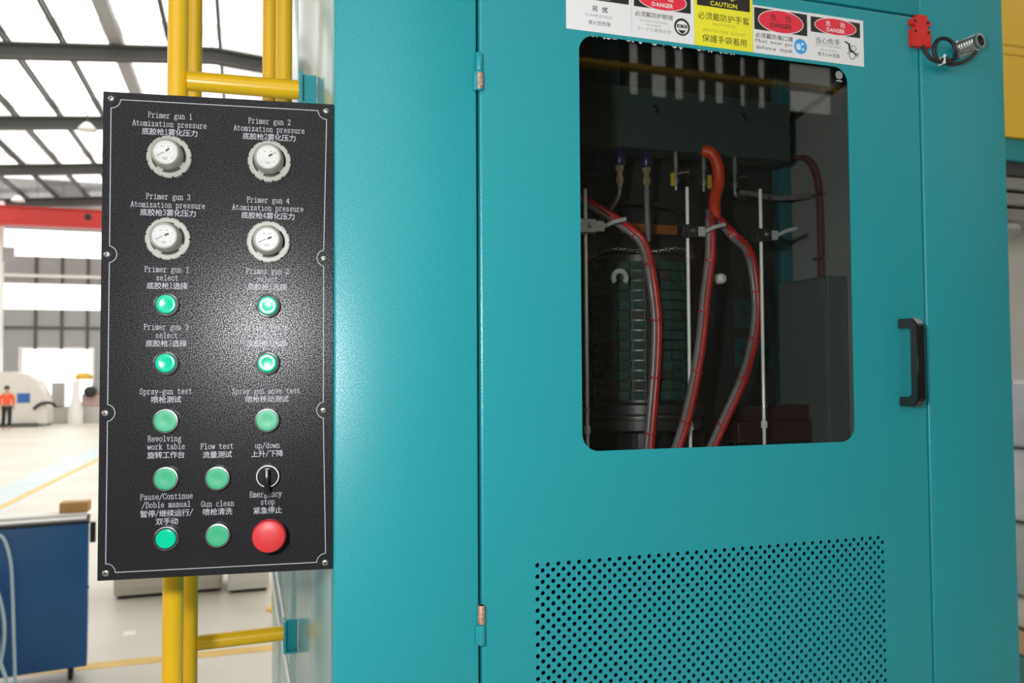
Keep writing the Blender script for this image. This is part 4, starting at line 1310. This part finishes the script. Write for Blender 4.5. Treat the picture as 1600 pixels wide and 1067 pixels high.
# mixing machine
o = empty('mixing_machine', (-7.05, 38.9, 0))
tag(o, 'pale mixing machine with white hopper and yellow top by the bay door', 'machine')
MB().box(-.95, 1.05, .2, 1.2, 0, .72, .03).build('base', mat('machine_pale_grey', (.50, .48, .45), .5, var=.05), o)
MB().lathe([(.30, .0), (.30, .55), (.14, 1.2), (.14, 1.86)], 24, axis((.1, -.2, 0), (0, 0, 1))).build('hopper', WHITEP, o, smooth=True)
MB().lathe([(.34, 1.87), (.34, 2.05), (.20, 2.18)], 24, axis((.35, .1, 0), (0, 0, 1))).build('hood', mat('machine_yellow', (.66, .40, .06), .5), o)
MB().box(-.9, -.45, .1, .7, .73, 1.75, .04).build('control_cabinet', mat('machine_grey', (.36, .35, .34), .5), o)
MB().lathe([(.24, 0), (.24, .3), (.12, .4)], 20, axis((.62, .19, 1.35), F)).build('motor', BLACKM, o, smooth=True)
MB().box(.25, .95, .21, .9, .73, 1.25, .04).build('gearbox', mat('machine_rose', (.52, .34, .32), .5), o)
MB().box(.70, 1.0, .2, .8, 1.255, 1.75, .03).build('duct', mat('machine_grey', (.36, .35, .34), .5), o)

# ------------------------------------------------------------------ person in an orange vest
def skin(name, verts, edges_, radii, mt, parent, sub=2):
    me = bpy.data.meshes.new(name)
    me.from_pydata(verts, edges_, [])
    me.materials.append(mt)
    ob = bpy.data.objects.new(name, me)
    COL.objects.link(ob)
    ob.parent = parent
    sk = ob.modifiers.new('skin', 'SKIN')
    sk.use_smooth_shade = True
    for i, r_ in enumerate(radii):
        me.skin_vertices[0].data[i].radius = r_ if isinstance(r_, tuple) else (r_, r_)
        me.skin_vertices[0].data[i].use_root = (i == 0)
    sm = ob.modifiers.new('sub', 'SUBSURF')
    sm.levels = 1
    sm.render_levels = sub
    return ob


pe = empty('person', (-8.66, 35.0, 0), math.radians(25))
tag(pe, 'standing person in an orange top and dark trousers at the far left', 'person')
SKN = mat('skin', (.48, .28, .20), .5, var=.05)
bv = [(0, 0, .90), (0, 0, 1.08), (0, .01, 1.28), (0, .01, 1.40), (0, .015, 1.47), (0, 0, 1.53), (0, -.01, 1.60),
      (-.17, .01, 1.36), (-.22, .03, 1.10), (-.20, -.05, .88), (-.20, -.08, .80),
      (.17, .01, 1.36), (.23, .02, 1.10), (.22, -.04, .87), (.22, -.06, .79),
      (-.09, 0, .86), (-.11, -.06, .48), (-.12, .03, .08), (-.125, -.10, .035),
      (.09, 0, .86), (.11, .05, .48), (.12, .16, .09), (.13, .05, .035)]
be = [(0, 1), (1, 2), (2, 3), (3, 4), (4, 5), (5, 6), (3, 7), (7, 8), (8, 9), (9, 10), (3, 11), (11, 12), (12, 13), (13, 14), (0, 15), (15, 16), (16, 17), (17, 18), (0, 19), (19, 20), (20, 21), (21, 22)]
br = [(.13, .09), (.12, .085), (.14, .09), (.10, .07), .05, (.075, .088), (.07, .082), .055, .042, .034, .03, .055, .042, .034, .03, .08, .06, .042, .035, .08, .06, .042, .035]
skin('body', bv, be, br, SKN, pe)
VEST = mat('orange_vest', (.85, .10, .02), .6, var=.06)
skin('orange_top', [(0, 0, .92), (0, 0, 1.08), (0, .01, 1.28), (0, .01, 1.40), (-.17, .01, 1.36), (-.22, .03, 1.11), (-.205, -.04, .93), (.17, .01, 1.36), (.23, .02, 1.11), (.222, -.03, .93)],
     [(0, 1), (1, 2), (2, 3), (3, 4), (4, 5), (5, 6), (3, 7), (7, 8), (8, 9)], [(.155, .11), (.15, .105), (.165, .11), (.12, .085), .075, .06, .05, .075, .06, .05], VEST, pe)
TRO = mat('dark_trousers', (.012, .012, .016), .7)
skin('trousers', [(0, 0, .91), (-.09, 0, .85), (-.11, -.06, .48), (-.12, .03, .11), (.09, 0, .85), (.11, .05, .48), (.12, .16, .12)], [(0, 1), (1, 2), (2, 3), (0, 4), (4, 5), (5, 6)],
     [(.15, .105), .098, .075, .062, .098, .075, .062], TRO, pe)
HAIR = mat('black_hair', (.01, .009, .008), .6)
MB().lathe([(.088, -.035), (.098, .01), (.092, .06), (.06, .095), (.0001, .105)], 16, axis((0, .02, 1.58), (0, .25, 1))).build('hair', HAIR, pe, smooth=True)
for sx_ in (-1, 1):
    MB().lathe([(.007, 0), (.006, .004), (.0001, .006)], 8, axis((sx_ * .03, -.083, 1.575), F)).build('eye', INK, pe)
    MB().lathe([(.02, -.006), (.022, 0), (.012, .008)], 8, axis((sx_ * .082, .005, 1.56), (sx_, 0, 0))).build('ear', SKN, pe, smooth=True)
    fx = (sx_ * .2, -.08, .78) if sx_ < 0 else (.22, -.06, .77)
    for k in range(4):
        MB().tube([(fx[0] - .006 + .006 * sx_, fx[1] - .024 + .016 * k, fx[2] + .01), (fx[0], fx[1] - .026 + .017 * k, fx[2] - .035), (fx[0] - .008 * sx_, fx[1] - .026 + .016 * k, fx[2] - .068 + .006 * abs(k - 1.5))], [.009, .008, .006], 6).build('finger', SKN, pe, smooth=True)
    MB().tube([(fx[0], fx[1] - .028, fx[2] + .022), (fx[0] - .012 * sx_, fx[1] - .042, fx[2] - .002), (fx[0] - .014 * sx_, fx[1] - .044, fx[2] - .022)], [.01, .009, .007], 6).build('thumb', SKN, pe, smooth=True)
MB().prism([(-.012, 0), (.012, 0), (.004, .035), (-.004, .035)], 0, .022, axis((0, -.078, 1.535), F) @ Matrix.Rotation(PI, 4, 'Z')).build('nose', SKN, pe)
MB().box(-.022, .022, -.088, -.080, 1.505, 1.512, .002).build('mouth', mat('lips', (.35, .12, .10), .5), pe)

# ------------------------------------------------------------------ neighbouring machine on the right
nb = empty('neighbour_machine', (5.3, 3.0, 0))
tag(nb, 'yellow-panelled machine with teal girder beyond the right edge of the cabinet', 'machine')
for z0, z1 in ((3.585, 4.115), (4.12, 4.175), (4.18, 5.4)):
    MB().box(-.95, 1.2, 0, .8, z0, z1, .004).build('panel', YELP, nb)
MB().box(-.95, 1.2, .02, .8, 3.44, 3.578, .003).build('girder', TEAL, nb)
DG = mat('dark_duct', (.05, .055, .055), .5, var=.1)
MB().box(-.95, 1.2, .05, .8, 3.352, 3.438).build('duct', DG, nb)
LG = mat('grey_rib', (.27, .27, .25), .45, var=.08)
for k in range(3):
    MB().box(-.95, 1.2, .06 + .02 * k, .7, 3.265 - k * .098, 3.345 - k * .098, .01).build('rib', LG, nb)
MB().lathe([(.055, -.14), (.055, .0)], 20, axis((-.60, .12, 3.00), (1, 0, 0))).build('roller', LG, nb, smooth=True)
MB().box(-1.1, 1.2, .45, .55, 2.02, 3.04).build('back_board', mat('far_board_white', (.72, .69, .65), .6, var=.02), nb)
for x in (-.2, 1.1):
    MB().box(x, x + .1, .6, .7, 0, 3.06).build('leg', TEAL, nb)
for k, (z0, z1, c, lb) in enumerate(((1.62, 2.0, (.40, .41, .46), 'topmost grey sack of the stack at the right edge'), (1.17, 1.61, (.46, .46, .48), 'second grey sack from the top at the right edge'), (.72, 1.16, (.33, .33, .34), 'third grey sack from the top at the right edge'), (.525, .715, (.42, .40, .37), 'thin lowest sack on the wooden pallet at the right edge'))):
    s = MB().box(4.36, 5.3, 2.72, 3.25, z0, z1, .06, 3).build('cement_sack', mat('sack_%d' % k, c, .7, var=.12, vscale=5), smooth=True)
    tag(s, lb, 'sack', 'stack of grey sacks')
o = empty('wooden_pallet', (4.85, 2.99, .38))
tag(o, 'wooden pallet between the sacks and a green crate', 'pallet')
WOOD = mat('pallet_wood', (.42, .27, .15), .7, var=.2, vscale=10)
for k in range(5):
    MB().box(-.50, .50, -.30 + k * .13, -.20 + k * .13, .115, .14).build('plank', WOOD, o)
for k in range(3):
    MB().box(-.48 + k * .43, -.38 + k * .43, -.28, .30, 0.0, .1145).build('bearer', WOOD, o)
o = empty('green_crate', (4.85, 3.0, 0))
tag(o, 'dark teal-green crate under the wooden pallet', 'crate')
CRG = mat('crate_green', (.02, .12, .11), .55, var=.1)
MB().box(-.55, .55, -.34, .4, .05, .3795, .006).build('body', CRG, o)
for x in (-.4, .3):
    MB().box(x, x + .12, -.32, .38, 0, .0495).build('runner', CRG, o)
# yellow crane runway along the wall behind the camera
o = empty('crane_runway', (0, -7.5, 5.55))
tag(o, 'yellow crane runway rail along the wall, mirrored in the window glass', 'rail')
MB().box(-17.9, 13.9, -.06, .06, 0, .06).build('rail', YELP, o)
for k in range(7):
    MB().box(-15 + k * 4.5, -14.9 + k * 4.5, -.499, -.061, -.1, .05).build('bracket', ROOFD, o)
